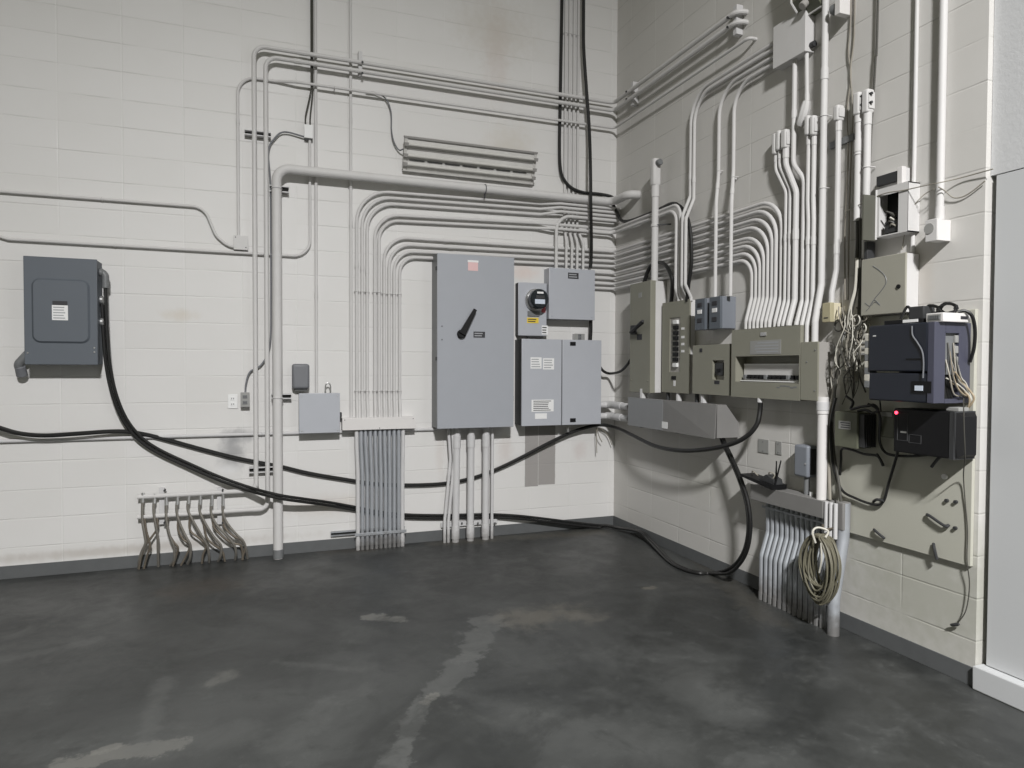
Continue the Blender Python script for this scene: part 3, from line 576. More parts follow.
# hose manifolds at lower left
hp = [ [(143,494),(142.3,507),(142.5,522),(144.5,534),(145.5,543),(142,551),(139.5,559),(138,566)],
 [(155,495),(153.5,508),(155,522),(157.5,536),(158,550),(158,562)], [(166.3,495),(166,511),(167,524),(170,537),(174.2,548),(174,560),(170,563)],
 [(177.8,495),(176.5,510),(180,524),(186,537),(190.5,546),(190,558),(187.5,563)], [(189,495),(187.7,509),(193,521),(201,535),(207,545),(209,555),(209,561)],
 [(200.4,495),(199.5,510),(204,521),(213,536),(221,546),(220.5,556),(218,560)], [(211.9,495),(211,512),(216,524),(226,535),(234,545),(236,553),(235,558)], [(222.9,495),(222.8,512),(227,523),(236,534),(243,541),(246,549),(247.5,556)] ]
gl = 'metal hoses from the raised feed pipe'
hn = ['leftmost','second from left','third from left','fourth from left','fourth from right','third from right','second from right','rightmost']
for k, P_ in enumerate(hp):
    n_ = len(P_); pts = [at('L', u, v, .06 + .03*math.sin(PI*i/(n_-1))) for i, (u, v) in enumerate(P_)]; fl = onfloor(P_[-1][0], P_[-1][1]); pts[0] = V((pts[0].x, -.06, pts[0].z)); pts[-1].z = .004 ; pts[-1].y = -.045
    o = tag(MB().tube(smooth(pts, 7), .0095, 8).make('metal_hose', 'hose'), f'{hn[k]} of eight metal hoses dropping from the raised feed pipe', 'hose', gl)
    MB().tube([pts[0]+V((0,0,.01)), pts[0]*.35+pts[1]*.65], .0115, 8).make('hose_end', 'steel', o)
lp = [ [(144,514),(146,530),(150,545),(147,556),(144,563)], [(156,514),(157.5,527),(151,538),(145,546),(141,558),(139,565)], [(168,514),(167.5,530),(173,541),(178,548),(176,556),(173,561)], [(179,514),(178,529),(183,539),(190,545),(186,556),(181,563)],
       [(190,513),(190,530),(199,538),(206,545),(203,555),(202,561)], [(202,513),(204,526),(207,538),(214,545),(222,551),(225,558)], [(213,513),(213.5,526),(222,536),(232,543),(241,546),(243,556)], [(223,513),(224,526),(232,535),(241,540),(245,547),(242,556)] ]
for k, P_ in enumerate(lp):
    n_ = len(P_); pts = [at('L', u, v, .06 + .025*math.sin(PI*i/(n_-1))) for i, (u, v) in enumerate(P_)]; pts[-1].z = .004; pts[-1].y = -.07
    tag(MB().tube(smooth(pts, 7), .008, 8).make('metal_hose', 'rust'), f'{hn[k]} of eight brown hoses dropping from the low feed pipe', 'hose', 'brown hoses from the low feed pipe')
for u, nm in ((161.5, 'left'), (219.5, 'right')):
    q0, q1 = at('L', u, 490, .04), at('L', u, 522, .04); t = thing('pipe_bracket', f'{nm} upright bracket carrying the two hose feed pipes', 'bracket', (q0.x, 0, q1.z))
    MB().box((q0.x-.018, -.036, q1.z-.02), (q0.x+.018, 0, q0.z+.015), .003).make('channel', 'emtw', t)
    for q in (q0, q1): MB().cyl((q.x+.024, -.03, q.z), (q.x+.024, -.085, q.z), .007, 8).make('clamp_bolt', 'dark', t)

# ---------------------------------------------------------------- heavy black cables, left wall and floor
r_ = .021
def heavy(label, pts, r=r_): return cable(label, pts, r, 'black', name='power_cable', n=10)
NL, NF, NR = V((0,-1,0)), V((0,0,1)), V((-1,0,0))
px_ = at('L', 105.6, 285, .085)
run = [(V((PANEL_E.x, -.085, PANEL_E.z+.03)), NL), (V((PANEL_E.x+.002, -.085, PANEL_E.z-.12)), NL)]
run += [(p, NL) for p in A('L', (107,330,.085), (109.5,362,.085), (115.5,392,.08), (126,418,.07), (141,437,.055), (160,450,.045), (190,464,.05), (220,477,.07), (250,487.5,.11), (268,492.5,.17), (284,496,.18), (305,499,.14), (330,502.5,.07), (352,506.5,.03), (378,511.5,.021), (405,514.5,.021), (440,515.3,.021), (470,514.6,.021), (495,514.5,.024), (520,516,.05), (545,518.8,.06), (575,522.5,.07), (598,525,.08))]
run += [(V((-.14, -.115, .036)), NF), (V((-.07, -.23, .034)), NF)]
run += [(p, NF) for p in A('R', (641,531.5,.035), (652,541,.05))]
run += [(onfloor(u, v, .0135), NF) for u, v in ((671,560.5),(686,569),(700,572.5),(713,573))]
run += [(p, NR) for p in A('R', (727,569.5,.125), (738,561,.14), (745.5,546,.15), (748.2,525,.15), (746,503,.14), (739,480,.125), (730.5,460,.11), (723,444,.1), (720,435,.09))]
first = [p for p, n in run]; second = []
for k, (p, n) in enumerate(run):
    t_ = (first[min(k+1, len(first)-1)] - first[max(k-1, 0)]).normalized(); second.append(p + t_.cross(n).normalized()*.0242)
for k in range(17, 21): second[k] = first[k] + V((0, -.001, -.027))
for k in range(len(first)): second[k].z = max(second[k].z, .0135)
for k in (0, 1): second[k] = first[k] + V((-.0262 - .02*(1-k), .0, -.16*(1-k)))
heavy('thick black cable from blue-grey panel along wall and floor to grey trough', first, .0118)
heavy('second thick black cable lying beside the first, from panel to grey trough', second, .0118)
upper = A('L', (-420,330,.05), (-250,345,.06), (-140,368,.07), (-70,396,.08), (-30,418,.08), (0,428,.08), (20,433.5,.08), (45,435.5,.08), (80,433.5,.08), (110,431.5,.07), (130,432,.05), (150,435.5,.022), (175,442,.02), (205,450.2,.02), (235,457.8,.021), (262,463.2,.02), (282,467,.02), (310,473.6,.022), (345,479.5,.021), (375,484,.021), (405,485.2,.021), (440,484,.021), (465,480,.021), (485,474,.021), (505,465.5,.03), (525,455.5,.04), (548,443.5,.05), (570,433,.06), (590,426.5,.08), (603,425,.09))
heavy('black cable sagging in from the left edge, ending under the long breaker panel', upper + A('R', (617,428,.1), (632,435,.16), (655,446,.2), (680,450.5,.21), (705,449.5,.21), (730,444.5,.2), (747,436,.16), (757,424,.12), (760,410,.1), (760.3,401,.1)), .016)
# black cables from above
D0 = A('L', (562,0,.024), (560.3,100,.024), (559.5,140,.024), (560,165,.028), (563,178,.035), (571,187.5,.042), (583,192.5,.045), (600,194.2,.045)); D0.insert(0, V((D0[0].x+.005, -.024, 5.3)))
D1 = A('R', (613.5,205,.05), (617,212,.05), (620,219,.05), (626,221.5,.055), (640,217.5,.06), (660,209,.06), (672,203.7,.06), (680,206.5,.06), (687,217,.06), (690.5,235,.06), (691.3,262,.06), (688.5,285,.06), (687,301.5,.055))
heavy('black cable hanging from above, curling right round the corner to the narrow panel', D0 + [V((-.07, -.06, (D0[-1].z+D1[0].z)/2+.02))] + D1, .015)
heavy('black cable hanging straight from above in front of the pull box conduits', [V((at('L', 583.5, 0, .12).x, -.12, 5.3))] + A('L', (583.5,20,.12), (583.8,50,.12), (586.5,90,.12), (589.3,130,.125), (590.5,170,.185), (590.8,205,.185), (591.3,235,.13), (591.3,255,.09), (590.5,268,.08)) , .015)
heavy('short black cable coming out under the pull box', [V((at('L', 590.8, 318, .06).x, -.06, PULL[2]+.01))] + A('L', (590.8,330,.06), (590.3,340,.06)), .0165)
q = A('L', (600,367,.1), (604,371.5,.11)) + [at('L', 610, 373.5, .1)] + A('R', (620,371.5,.12), (627,365,.13), (630.5,359.5,.12))
heavy('black cable looping between the two-door cabinet and the lever panel', q, .0125)
cable('black cable arching over the top of the lever panel', A('R', (643,287,.06), (647.5,272,.07), (653,264,.07), (661,262.5,.07), (667,267,.07), (672,279,.07), (672,292,.05), (671,304,.03)), .0165, 'black', name='power_cable')
for k, P_ in enumerate(([(597,427,.1),(599,436,.09),(602,442,.07)], [(596.5,428,.08),(596.5,440,.08),(596.8,453,.07)], [(600,428,.06),(607,434,.05),(612,445,.05)])):
    cable(('short grey wire end', 'straight thin grey wire end', 'curved grey wire end')[k] + ' dangling below the two-door cabinet', A('L', *P_), .004, 'wire', name='wire', cat='wire')
# two stubby conduits between the cabinet and the trough
TR_S0 = None
for k, v in enumerate((404.7, 416)):
    z_ = at('L', 603, v, .11).z
    conduit(('upper', 'lower')[k] + ' short thick conduit joining two-door cabinet and trough at the corner', [V((CABN[1]-.01, -.11, z_)), V((-.12, -.11, z_)), V((-.12, sz('R', 628, 410, .12)[0]-.03, z_))], .03, .06, 'emtw', couplings=(.3, .62), n=14)

# ---------------------------------------------------------------- right wall boxes
d = .155; a, b, z0, z1 = rect('R', 630, 285, 650, 391.5, d); d1 = .105
t = thing('lever_panel', 'tall olive-grey panel with a black lever and white painted side', 'electrical panel', W('R', (a+b)/2, z0, d/2)); LEV = (a, b, z0, z1)
MB().wbox('R', a, b, z0, z1, 0, d1, .003).make('body', 'white', t); MB().wbox('R', a-.004, b+.004, z0-.003, z1+.003, d1, d, .004).make('cover', 'olive', t)
p0, p1 = at('R', 634, 330, d), at('R', 644, 322.5, d+.05); MB().wbox('R', p0.y-.05, p0.y+.03, p0.z-.04, p0.z+.04, d-.002, d+.02, .004).make('lever_base', 'dark', t)
MB().tube([p0+V((-.02,.02,-.02)), p1+V((-.02,0,0)), p1+V((-.03,-.03,.01))], [.014,.018,.012], 8).make('lever', 'blackp', t)
plate(t, 'nameplate', 'ink', 'R', 637, 334.5, 642, 340, d); plate(t, 'emblem', 'plate', 'R', 638.7, 293, 641.8, 298, d)
screws(t, 'R', [(a+.03, z0+.1), (b-.03, z0+.1)], d, 'olive')
d = .06; a, b, z0, z1 = rect('R', 662, 303.3, 689.3, 392, d); NAR = (a, b, z0, z1)
t = thing('breaker_cabinet', 'narrow olive-grey panel with a column of small breakers', 'breaker panel', W('R', (a+b)/2, z0, d/2))
MB().wbox('R', a+.006, b-.006, z0+.004, z1-.004, 0, d-.012, .002).make('body', 'white', t)
wa, wb, wz0, wz1 = rect('R', 669.5, 318, 680, 372, d)
for (s0, s1, y0, y1) in ((a, wa, z0, z1), (wb, b, z0, z1), (wa, wb, z0, wz0), (wa, wb, wz1, z1)): pass
fr = MB(); fr.wbox('R', a, wa, z0, z1, d-.012, d); fr.wbox('R', wb, b, z0, z1, d-.012, d); fr.wbox('R', wa, wb, z0, wz0, d-.012, d); fr.wbox('R', wa, wb, wz1, z1, d-.012, d); fr.make('cover', 'olive', t)
MB().wbox('R', wa, wb, wz0, wz1, d-.0125, d-.008).make('breaker_bed', 'oliv2', t)
hh = (wz1-wz0)
for k in range(9):
    zc = wz1 - hh*(k+.9)/10.2; MB().wbox('R', wa+.03*1+.0, (wa+wb)/2+.015, zc-hh*.036, zc+hh*.036, d-.009, d+.012, .003).make('breaker', 'blackp' if k not in (0, 8) else 'label', t)
for k, v in enumerate((327.5, 336, 343, 350)): plate(t, 'tag', 'label', 'R', 681.3, v, 684.3, v+2.4, d)
plate(t, 'latch', 'blackp', 'R', 672, 376, 676, 379.5, d, th=.006); plate(t, 'sticker', 'label', 'R', 673.5, 380.5, 675.5, 386, d)
# pair of small slate boxes
for k, (u0, u1, v0, v1) in enumerate(((695, 704.5, 299.5, 330), (709.3, 720, 297.5, 329))):
    d = .138; a, b, z0, z1 = rect('R', u0, v0, u1, v1, d)
    t = thing('safety_switch', ('left small slate-blue switch box of the pair, below a thin conduit', 'right small slate-blue switch box of the pair, showing its blank side')[k], 'switch box', W('R', (a+b)/2, z0, d/2), 'slate-blue switch boxes')
    MB().wbox('R', a, b, z0, z1, .0 if k else .02, d-.02, .003).make('body', 'slate', t); cv = MB().wbox('R', a-.003, b+.003, z0-.003, z1, d-.02, d, .004).make('cover', 'blue', t)
    if k == 0: MB().wbox('R', a+.02, b-.02, z0+.03, z1-.03, -.0, .021).make('mounting_plate', 'greyd', t)
    for q, m_ in ((.58, 'label'), (.3, 'ink'), (.8, 'ink')): MB().wbox('R', a+(b-a)*.28, a+(b-a)*.72, z0+(z1-z0)*(q-.07), z0+(z1-z0)*(q+.06), d-.001, d+.004, .001).make('label' if q == .58 else 'switch_toggle', m_, t)
    SW_TOP = z1
    if k == 0: SW0 = ((a+b)/2, z1)
    else: SW1 = ((a+b)/2, z1)
# box with one breaker
d = .1; a, b, z0, z1 = rect('R', 692.5, 345.5, 729.5, 393.5, d)
t = thing('breaker_box', 'squat olive-grey box with one recessed breaker, below the slate-blue pair', 'breaker box', W('R', (a+b)/2, z0, d/2)); SQ = (a, b, z0, z1)
wa, wb, wz0, wz1 = rect('R', 712.5, 360.3, 724, 379.5, d)
MB().wbox('R', a+.004, b-.004, z0+.004, z1-.004, 0, d-.035, .002).make('body', 'oliv2', t)
fr = MB(); fr.wbox('R', a, wa, z0, z1, d-.035, d); fr.wbox('R', wb, b, z0, z1, d-.035, d); fr.wbox('R', wa, wb, z0, wz0, d-.035, d); fr.wbox('R', wa, wb, wz1, z1, d-.035, d); fr.make('cover', 'olive', t)
MB().wbox('R', wa+.03, wb-.012, wz0+.03, wz1-.02, d-.036, d-.012, .003).make('breaker', 'dark', t); MB().wbox('R', (wa+wb)/2-.01, (wa+wb)/2+.015, (wz0+wz1)/2-.012, (wz0+wz1)/2+.01, d-.014, d+.006, .002).make('breaker_toggle', 'blackp', t)
plate(t, 'tag', 'ink', 'R', 714.5, 380.5, 719.5, 384, d); plate(t, 'lock', 'ink', 'R', 700, 348.5, 702.2, 352, d, th=.004)
# long breaker panel with a window
d = .118; a, b, z0, z1 = rect('R', 731.3, 330.3, 800, 396.5, d); LNG = (a, b, z0, z1)
t = thing('breaker_cabinet', 'long olive-grey panel with a wide recessed opening full of breakers', 'breaker panel', W('R', (a+b)/2, z0, d/2))
wa, wb, wz0, wz1 = rect('R', 735.5, 356.5, 799, 381.5, d); 
MB().wbox('R', a+.003, b-.003, z0+.003, z1-.003, 0, .03, .002).make('body', 'olive', t)
fr = MB(); fr.wbox('R', a, wa, z0, z1, .03, d); fr.wbox('R', wb, b, z0, z1, .03, d); fr.wbox('R', wa, wb, z0, wz0, .03, d); fr.wbox('R', wa, wb, wz1, z1, .03, d); fr.make('cover', 'olive', t)
bz0, bz1 = wz0+.012, wz0+(wz1-wz0)*.72
MB().wbox('R', wa+.035, wb-.015, bz0, bz1, .03, .06, .003).make('breaker_plate', 'white', t)
for k in range(13):
    s = wb-.04-(wb-wa-.1)*k/12; MB().wbox('R', s-.012, s+.012, bz0+.008, bz0+.036, .058, .078, .002).make('breaker', 'blackp' if k % 5 else 'greyd', t)
MB().wbox('R', wa+.03, wb-.01, bz0-.008, bz0-.001, .05, .085).make('sill_strip', 'label', t); MB().wbox('R', wa+.05, wb-.02, bz1-.012, bz1-.004, .058, .064).make('print_strip', 'label', t)
plate(t, 'directory_card', 'plate', 'R', 750.3, 341, 781, 354.5, d, lines=4, ink='paleink'); plate(t, 'lock', 'steel', 'R', 761, 332.5, 766.5, 336, d, th=.006, bev=.001)
x = MB()
for k in range(6):
    s, z = sz('R', 778+k*3.4, 387+random.uniform(-1.2, 1.8), d); x.wbox('R', s-.014, s+.012, z-.004, z+.004, d-.001, d+.001)
x.make('scuff_marks', 'greyd', t)
# auxiliary box at its right end
d = .118; a, b, z0, z1 = rect('R', 800.4, 342.2, 817.6, 400, d); AUX = (a, b, z0, z1)
t, cv = cabinet('junction_box', 'warm grey box at the right end of the long breaker panel', 'junction box', 'R', a, b, z0, z1, d, 'olive', 'oliv2', door=.012, bev=.003)
screws(t, 'R', [(a+.02, z0+.06), (a+.02, z1-.05), (b-.05, z1-.12)], d, 'greyd', .004)
# grey wiring trough
sA, zT = sz('R', 628.5, 397.5, .2); sB = sz('R', 716.5, 420, .2)[0]; zB = sz('R', 716.5, 438.2, .2)[1]
t = thing('wiring_trough', 'long slanted grey trough mounted under the four panels', 'wiring trough', W('R', (sA+sB)/2, zB, .1))
prof = [(.195, zB), (.195, zT), (.12, zT), (.01, zT-.13), (.01, zB)]
x = MB(); x.prism([V((-dd, sB, z)) for dd, z in prof], V((0, sA-sB, 0))); x.make('body', 'trough', t)
x = MB(); sC = sz('R', 663, 415, .2)[0]; x.wbox('R', sC, sA+.003, zB-.006, zT+.004, .196, .203, .001); x.make('cover', 'troughl', t)
x = MB(); x.prism([W('R', sC-.002, zB-.006, .197), W('R', sC-.002, zT+.004, .197), W('R', sB+.004, zT+.004, .197), W('R', sB-.006, zB-.006, .215)], W('R', 0, 0, .005)); x.make('cover', 'trough', t)
plate(t, 'sticker', 'label', 'R', 662, 421.5, 667.5, 428, .204)
for u in (640, 658, 676, 700): s = sz('R', u, 437, .2)[0]; MB().wbox('R', s-.012, s+.012, zB-.012, zB+.004, .17, .2, .002).make('cover_tab', 'greyd', t)
# nipples from the panels into the trough
for lab, u, r1, zt_, dd, m_ in (('lever panel', 643.5, .028, LEV[2], .13, 'emtw'), ('narrow breaker panel, right one', 679, .021, NAR[2], .13, 'emtw'), ('narrow breaker panel, left dark one', 668, .016, NAR[2], .13, 'dark'), ('squat breaker box', 704.5, .026, SQ[2], .13, 'emtw'), ('squat breaker box, left dark one', 697, .016, SQ[2], .14, 'dark')):
    s, z = sz('R', u, 396, dd); 
    if 'narrow' in lab: dd = .036; s = sz('R', u, 396, dd)[0]; pts = [W('R', s, zt_+.004, dd), W('R', s, zT-.08, dd)]
    elif 'squat' in lab: dd = .06; s = sz('R', u, 396, dd)[0]; pts = [W('R', s, zt_+.004, dd), W('R', s, zT-.06, dd)]
    else: pts = [W('R', s, zt_+.01, dd), W('R', s, zT-.01, dd)]
    conduit('short conduit stub between the ' + lab + ' and the trough', pts, r1, .01, m_, couplings=(.4,) if m_ != 'dark' else (), name='conduit_stub')

# ---------------------------------------------------------------- right wall conduits
# struts at the two ends of the top pair
for (u, v0, v1, lab) in ((631.5, 82, 105, 'short upright strut holding the top pair beside the corner'), (734.5, 5, 34.5, 'short upright strut at the right end of the top pair')):
    s, zt_ = sz('R', u, v0, .06); _, zb_ = sz('R', u, v1, .06); t = thing('strut_channel', lab, 'strut', W('R', s, zb_, 0))
    MB().wbox('R', s-.02, s+.02, zb_, zt_, 0, .056, .003).make('channel', 'emtw', t)
    for q in (.3, .62): MB().cyl(W('R', s+.03, zb_+(zt_-zb_)*q, .06), W('R', s+.03, zb_+(zt_-zb_)*q, .1), .008, 8).make('clamp_bolt', 'dark', t)
# square box near the top
d = .077; a, b, z0, z1 = rect('R', 773, 27.5, 805, 69.3, d); TOPB = (a, b, z0, z1)
t, cv = cabinet('pull_box', 'flat white painted box high on the right wall, conduits from its left side', 'pull box', 'R', a, b, z0, z1, d, 'white', 'white', door=.006, bev=.002)
MB().cyl(W('R', a-.002, z0+.04, .03), W('R', a-.03, z0+.04, .03), .018, 10).make('side_connector', 'dark', t)
ps = [(687.6,690.5,.1), (691.9,694.3,.1), (717.0,717.7,.085), (731.5,733.5,.085)]
# four conduits leaving the box to the left, then down
for k, (ulow, uup, dj, vlev, zend, bend_) in enumerate(((682.0,690.8,.1,45.5,NAR[3]-.01,.22), (685.3,694.2,.1,51.5,NAR[3]-.01,.2), (715.3,718.8,.085,59,SW0[1]-.004,.2), (730.6,733.6,.085,66,SW1[1]-.004,.18))):
    yu = sz('R', uup, 150, .035)[0]; zl = min(sz('R', 770, vlev, .035)[1], z1-.02) if k < 4 else 0; zl = max(zl, z0+.012)
    yl = sz('R', ulow, 280, dj)[0]; za, zb_ = sz('R', uup, (196, 199, 175, 172)[k], .035)[1], sz('R', ulow, (216, 219, 203, 203)[k], dj)[1]
    pend = [V((-dj, yl, zb_)), V((-dj, yl, zend))] if k > 1 else [V((-dj, yl, zb_)), V((-dj, yl, zend+.12)), V((-.045, yl, zend+.02)), V((-.045, yl, zend-.004))]
    conduit(('outer', 'inner')[k] + ' white conduit from the flat box down to the narrow panel' if k < 2 else ('white conduit from the flat box down to the left slate-blue switch', 'white conduit from the flat box down to the right slate-blue switch')[k-2],
        [V((-.035, b-.01, zl)), V((-.035, yu, zl)), V((-.035, yu, za))] + pend, .013, bend_ if k > 1 else [bend_, .06, .06, .03, .03], couplings=(.6,), straps=(.54,), wall='R') if k > 1 else conduit(('outer', 'inner')[k] + ' white conduit from the flat box down to the narrow panel', [V((-.035, b-.01, zl)), V((-.035, yu, zl)), V((-.035, yu, za))] + pend, .013, [bend_, .06, .06, .03, .03], couplings=(.6,))
# thick pipe with a conduit body on the lever panel
s, _ = sz('R', 655, 230, .1); zt_ = sz('R', 657, 186, .1)[1]
t = conduit('white pipe rising from the lever panel to a capped conduit body', [V((-.1, s, LEV[3]-.004)), V((-.1, s, zt_+.02))], .029, name='pipe', cat='pipe', couplings=(.93,), n=14)
zh = sz('R', 657, 158, .1)[1]; MB().wbox('R', s-.034, s+.034, zt_, zh, .062, .138, .02, 3).make('conduit_body', 'white', t)
MB().cyl(W('R', s-.03, zh-.045, .1), W('R', s-.075, zh-.045, .1), .026, 12, .005).make('plug', 'greyd', t)
zc_ = sz('R', 654, 226, .1)[1]; MB().cyl(W('R', s, zc_-.01, .1), W('R', s, zc_+.01, .1), .036, 14).make('collar', 'white', t); MB().cyl(W('R', s-.03, zc_, .1), W('R', s-.1, zc_, .01), .006, 6).make('support_rod', 'dark', t)
# conduits with bodies (three heads) bending right and down to the panel
def head(t, y, zb_, zt_, dd=.045, hw=.026, m='white'):
    MB().wbox('R', y-hw, y+hw, zb_, zt_, dd-.026, dd+.028, .012, 3).make('conduit_body', m, t)
    MB().wbox('R', y-hw-.006, y-hw+.002, zb_+.02, zt_-.02, dd-.02, dd+.022, .003).make('body_cover', m, t)
def headed(lab, uh, vh0, vh1, ulow, vb0, vb1, r, ubot, zend, dj=.045, dd=.04, hw=.018):
    yh = sz('R', uh, vh1, dd)[0]; yl = sz('R', ulow, 268, dd)[0]; zh1 = sz('R', uh, vh0, dd)[1]; zh0 = sz('R', uh, vh1, dd)[1]
    za, zb_ = sz('R', uh, vb0, dd)[1], sz('R', ulow, vb1, dd)[1]; zo = sz('R', ulow, 300, dd)[1]
    t = conduit(lab, [V((-dd, yh, zh0-.004)), V((-dd, yh, za)), V((-dd, yl, zb_)), V((-dd, yl, zo)), V((-dd-dj, yl, zo-.15)), V((-dd-dj, yl, zend-.004))], r, [.1,.1,.06,.06], couplings=(.02, .5), straps=())
    head(t, yh, zh0, zh1, dd, hw); return t
headed('small headed conduit, leftmost of three, bending to the long breaker panel', 776.2, 134, 155, 785.3, 170, 192, .0125, 780, R5top)
headed('small headed conduit, middle of three, bending to the long breaker panel', 780.2, 131, 151, 789.6, 166, 190, .0135, 784, R5top)
headed('large headed conduit, right of three, bending to the long breaker panel', 786.0, 130, 149, 795.2, 164, 192, .0185, 790, R5top, dd=.045, hw=.024)
# plain pipe from the flat box, bends right
yh = sz('R', 794, 120, .04)[0]; yl = sz('R', 803, 268, .04)[0]; zo = sz('R', 803, 300, .04)[1]
conduit('plain white conduit from the flat box bottom to the long breaker panel', [V((-.04, yh, TOPB[2]+.004)), V((-.04, yh, sz('R', 794, 164, .04)[1])), V((-.04, yl, sz('R', 803, 180, .04)[1])), V((-.04, yl, zo)), V((-.085, yl, zo-.15)), V((-.085, yl, R5top-.004))], .015, [.1,.1,.06,.06], couplings=(.2,))
# twin headed conduits into the auxiliary box
auxz = AUX[3]-.004
for k, (uh, ulow) in enumerate(((809, 808), (814.3, 813.2))):
    headed(('left', 'right')[k] + ' of the twin headed conduits dropping to the warm grey box', uh, 116, 136, ulow, 200, 220, .0145, 0, auxz, dj=.04, dd=.045, hw=.0175)
# headed stub from the flat box
yy = sz('R', 806.3, 80, .04)[0]; t = conduit('short white conduit from the flat box ending in a tilted body', [V((-.04, yy, TOPB[2]+.004)), V((-.04, yy-.01, sz('R', 806, 106, .04)[1]))], .0125, couplings=(.85,)); zz = sz('R', 804, 124, .04)[1]
x = MB(); x.tube([V((-.045, yy-.01, zz+.13)), V((-.045, yy+.0, zz+.09)), V((-.045, yy+.03, zz+.02)), V((-.045, yy+.045, zz))], [.022,.03,.03,.02], 8); x.make('conduit_body', 'white', t)
# thick vertical pipe
yt = sz('R', 823.3, 150, .045)[0]; zo = sz('R', 820, 285, .045)[1]
conduit('thick white pipe dropping from above into the warm grey box', [V((-.045, yt, 5.2)), V((-.045, yt, zo)), V((-.088, yt, zo-.22)), V((-.088, yt, auxz))], .0195, [.1,.1], name='pipe', cat='pipe', couplings=(.55,), straps=(.62, .74), n=14, wall='R')
# headed conduit to the khaki box
yh = sz('R', 838.2, 150, .04)[0]; KB_d = .09; ka, kb, kz0, kz1 = rect('R', 822.3, 303.5, 829.8, 322, KB_d)
t = conduit('white headed conduit dropping to the small khaki box', [V((-.04, yh, sz('R', 838, 121, .04)[1])), V((-.04, yh, sz('R', 837, 270, .04)[1])), V((-.06, (ka+kb)/2-.01, kz1+.06)), V((-.06, (ka+kb)/2-.01, kz1-.004))], .0165, [.08,.05], couplings=(.03, .7)); head(t, yh, sz('R', 838, 122, .04)[1], sz('R', 838, 106, .04)[1], .04, .02)
t = thing('terminal_box', 'small khaki box with a cream side beside the tangled wires', 'terminal box', W('R', (ka+kb)/2, kz0, .045))
MB().wbox('R', ka, kb, kz0, kz1, 0, .06, .003).make('body', 'cream', t); MB().wbox('R', ka-.004, kb+.002, kz0-.003, kz1+.002, .06, KB_d, .004).make('cover', 'khaki', t); plate(t, 'print', 'ink', 'R', 824, 317.5, 828, 318.5, KB_d)
sw = sz('R', 829, 146, .02); t = thing('strut_channel', 'short strut behind the headed conduit, right of the thick pipe', 'strut', W('R', sw[0], sw[1], 0)); s1_ = sz('R', 853, 137, .02)[0]
MB().wbox('R', s1_, sw[0], sw[1]-.02, sw[1]+.02, 0, .02, .003).make('channel', 'greyd', t)
# headed pair at right
for k, (uh, vh0, vh1, vend, r1) in enumerate(((858, 93, 114, 221, .0195), (866.8, 90, 112, 258, .0195))):
    yh = sz('R', uh, 170, .045)[0]; t = conduit(('left', 'right')[k] + ' of two thicker headed conduits left of the open box', [V((-.045, yh, sz('R', uh, vh1, .045)[1])), V((-.045, yh, sz('R', uh, vend, .045)[1]))], r1, couplings=(.03, .3) if k == 0 else (.05,), n=12, straps=(.38,), wall='R')
    head(t, yh, sz('R', uh+1, vh1, .045)[1]-.01, sz('R', uh+1, vh0, .045)[1], .045, .0225)
    for q in (.3, .7): MB().cyl(W('R', yh-.024, sz('R', uh, vh0+(vh1-vh0)*q, .045)[1], .06), W('R', yh-.04, sz('R', uh, vh0+(vh1-vh0)*q, .045)[1], .06), .008, 8).make('screw_boss', 'dark', t)
# thin white pipe and plastic pipe
y9 = sz('R', 915, 120, .013)[0]; GC = rect('R', 861, 260, 905.3, 316, .098)
conduit('thin white conduit from above to the beige-grey cabinet, beside the open box', [V((-.013, y9, 5)), V((-.013, y9, GC[3]-.02))], .0105, couplings=())
y10 = sz('R', 940, 110, .032)[0]; pa, pb, pz0, pz1 = rect('R', 925, 220.5, 937, 242.5, .1)
conduit('thick white plastic pipe from above to the square white box', [V((-.0205, y10, 5)), V((-.0205, y10, pz1-.004))], .0185, name='pipe', cat='pipe', couplings=(.985,), n=14)
t, cv = cabinet('junction_box', 'square white box with a round knockout under the plastic pipe', 'junction box', 'R', pa, pb, pz0, pz1, .1, 'white', 'whiteb', door=.008)
MB().cyl(W('R', (pa+pb)/2+.01, (pz0+pz1)/2+.01, .099), W('R', (pa+pb)/2+.01, (pz0+pz1)/2+.01, .103), .026, 16).make('knockout', 'plate', t)
# open box with tilted label strip
oa, ob, oz0, oz1 = rect('R', 875.5, 196, 907.5, 238, .085); d = .085
t = thing('open_box', 'open wall box with a dark inside, loose wires and a hanging door', 'electrical box', W('R', (oa+ob)/2, oz0, d/2))
za_ = sz('R', 876, 178, .085)[1]
wa, wb, wz0, wz1 = rect('R', 879.3, 197, 898.3, 236, d)
fr = MB(); fr.wbox('R', oa, oa+.006, oz0, oz1+.03, 0, d); fr.wbox('R', ob-.006, ob, oz0, oz1+.03, 0, d); fr.wbox('R', oa, ob, oz0, oz0+.006, 0, d); fr.wbox('R', oa, ob, oz1+.024, oz1+.03, 0, d)
for (q0, q1, q2, q3) in ((oa, wa, oz0, oz1+.03), (wb, ob, oz0, oz1+.03), (wa, wb, oz0, wz0), (wa, wb, wz1, oz1+.03)): fr.wbox('R', q0, q1, q2, q3, d-.004, d+.001)
fr.make('body', 'white', t)
MB().wbox('R', oa+.006, ob-.006, oz0+.006, oz1+.024, 0, .006).make('interior', 'hole', t)
x = MB(); x.tube([W('R', ob-.004, oz0-.01, d), W('R', ob-.004, oz1+.03, d)], .006, 6); x.make('hinge', 'white', t)
x = MB(); x.prism([W('R', ob-.003, oz0-.015, d), W('R', ob+.0, oz0-.015, d+.085), W('R', ob+.0, oz1+.0, d+.085), W('R', ob-.003, oz1+.0, d)], V((-.001, .008, 0))); x.make('door', 'dusk', t)
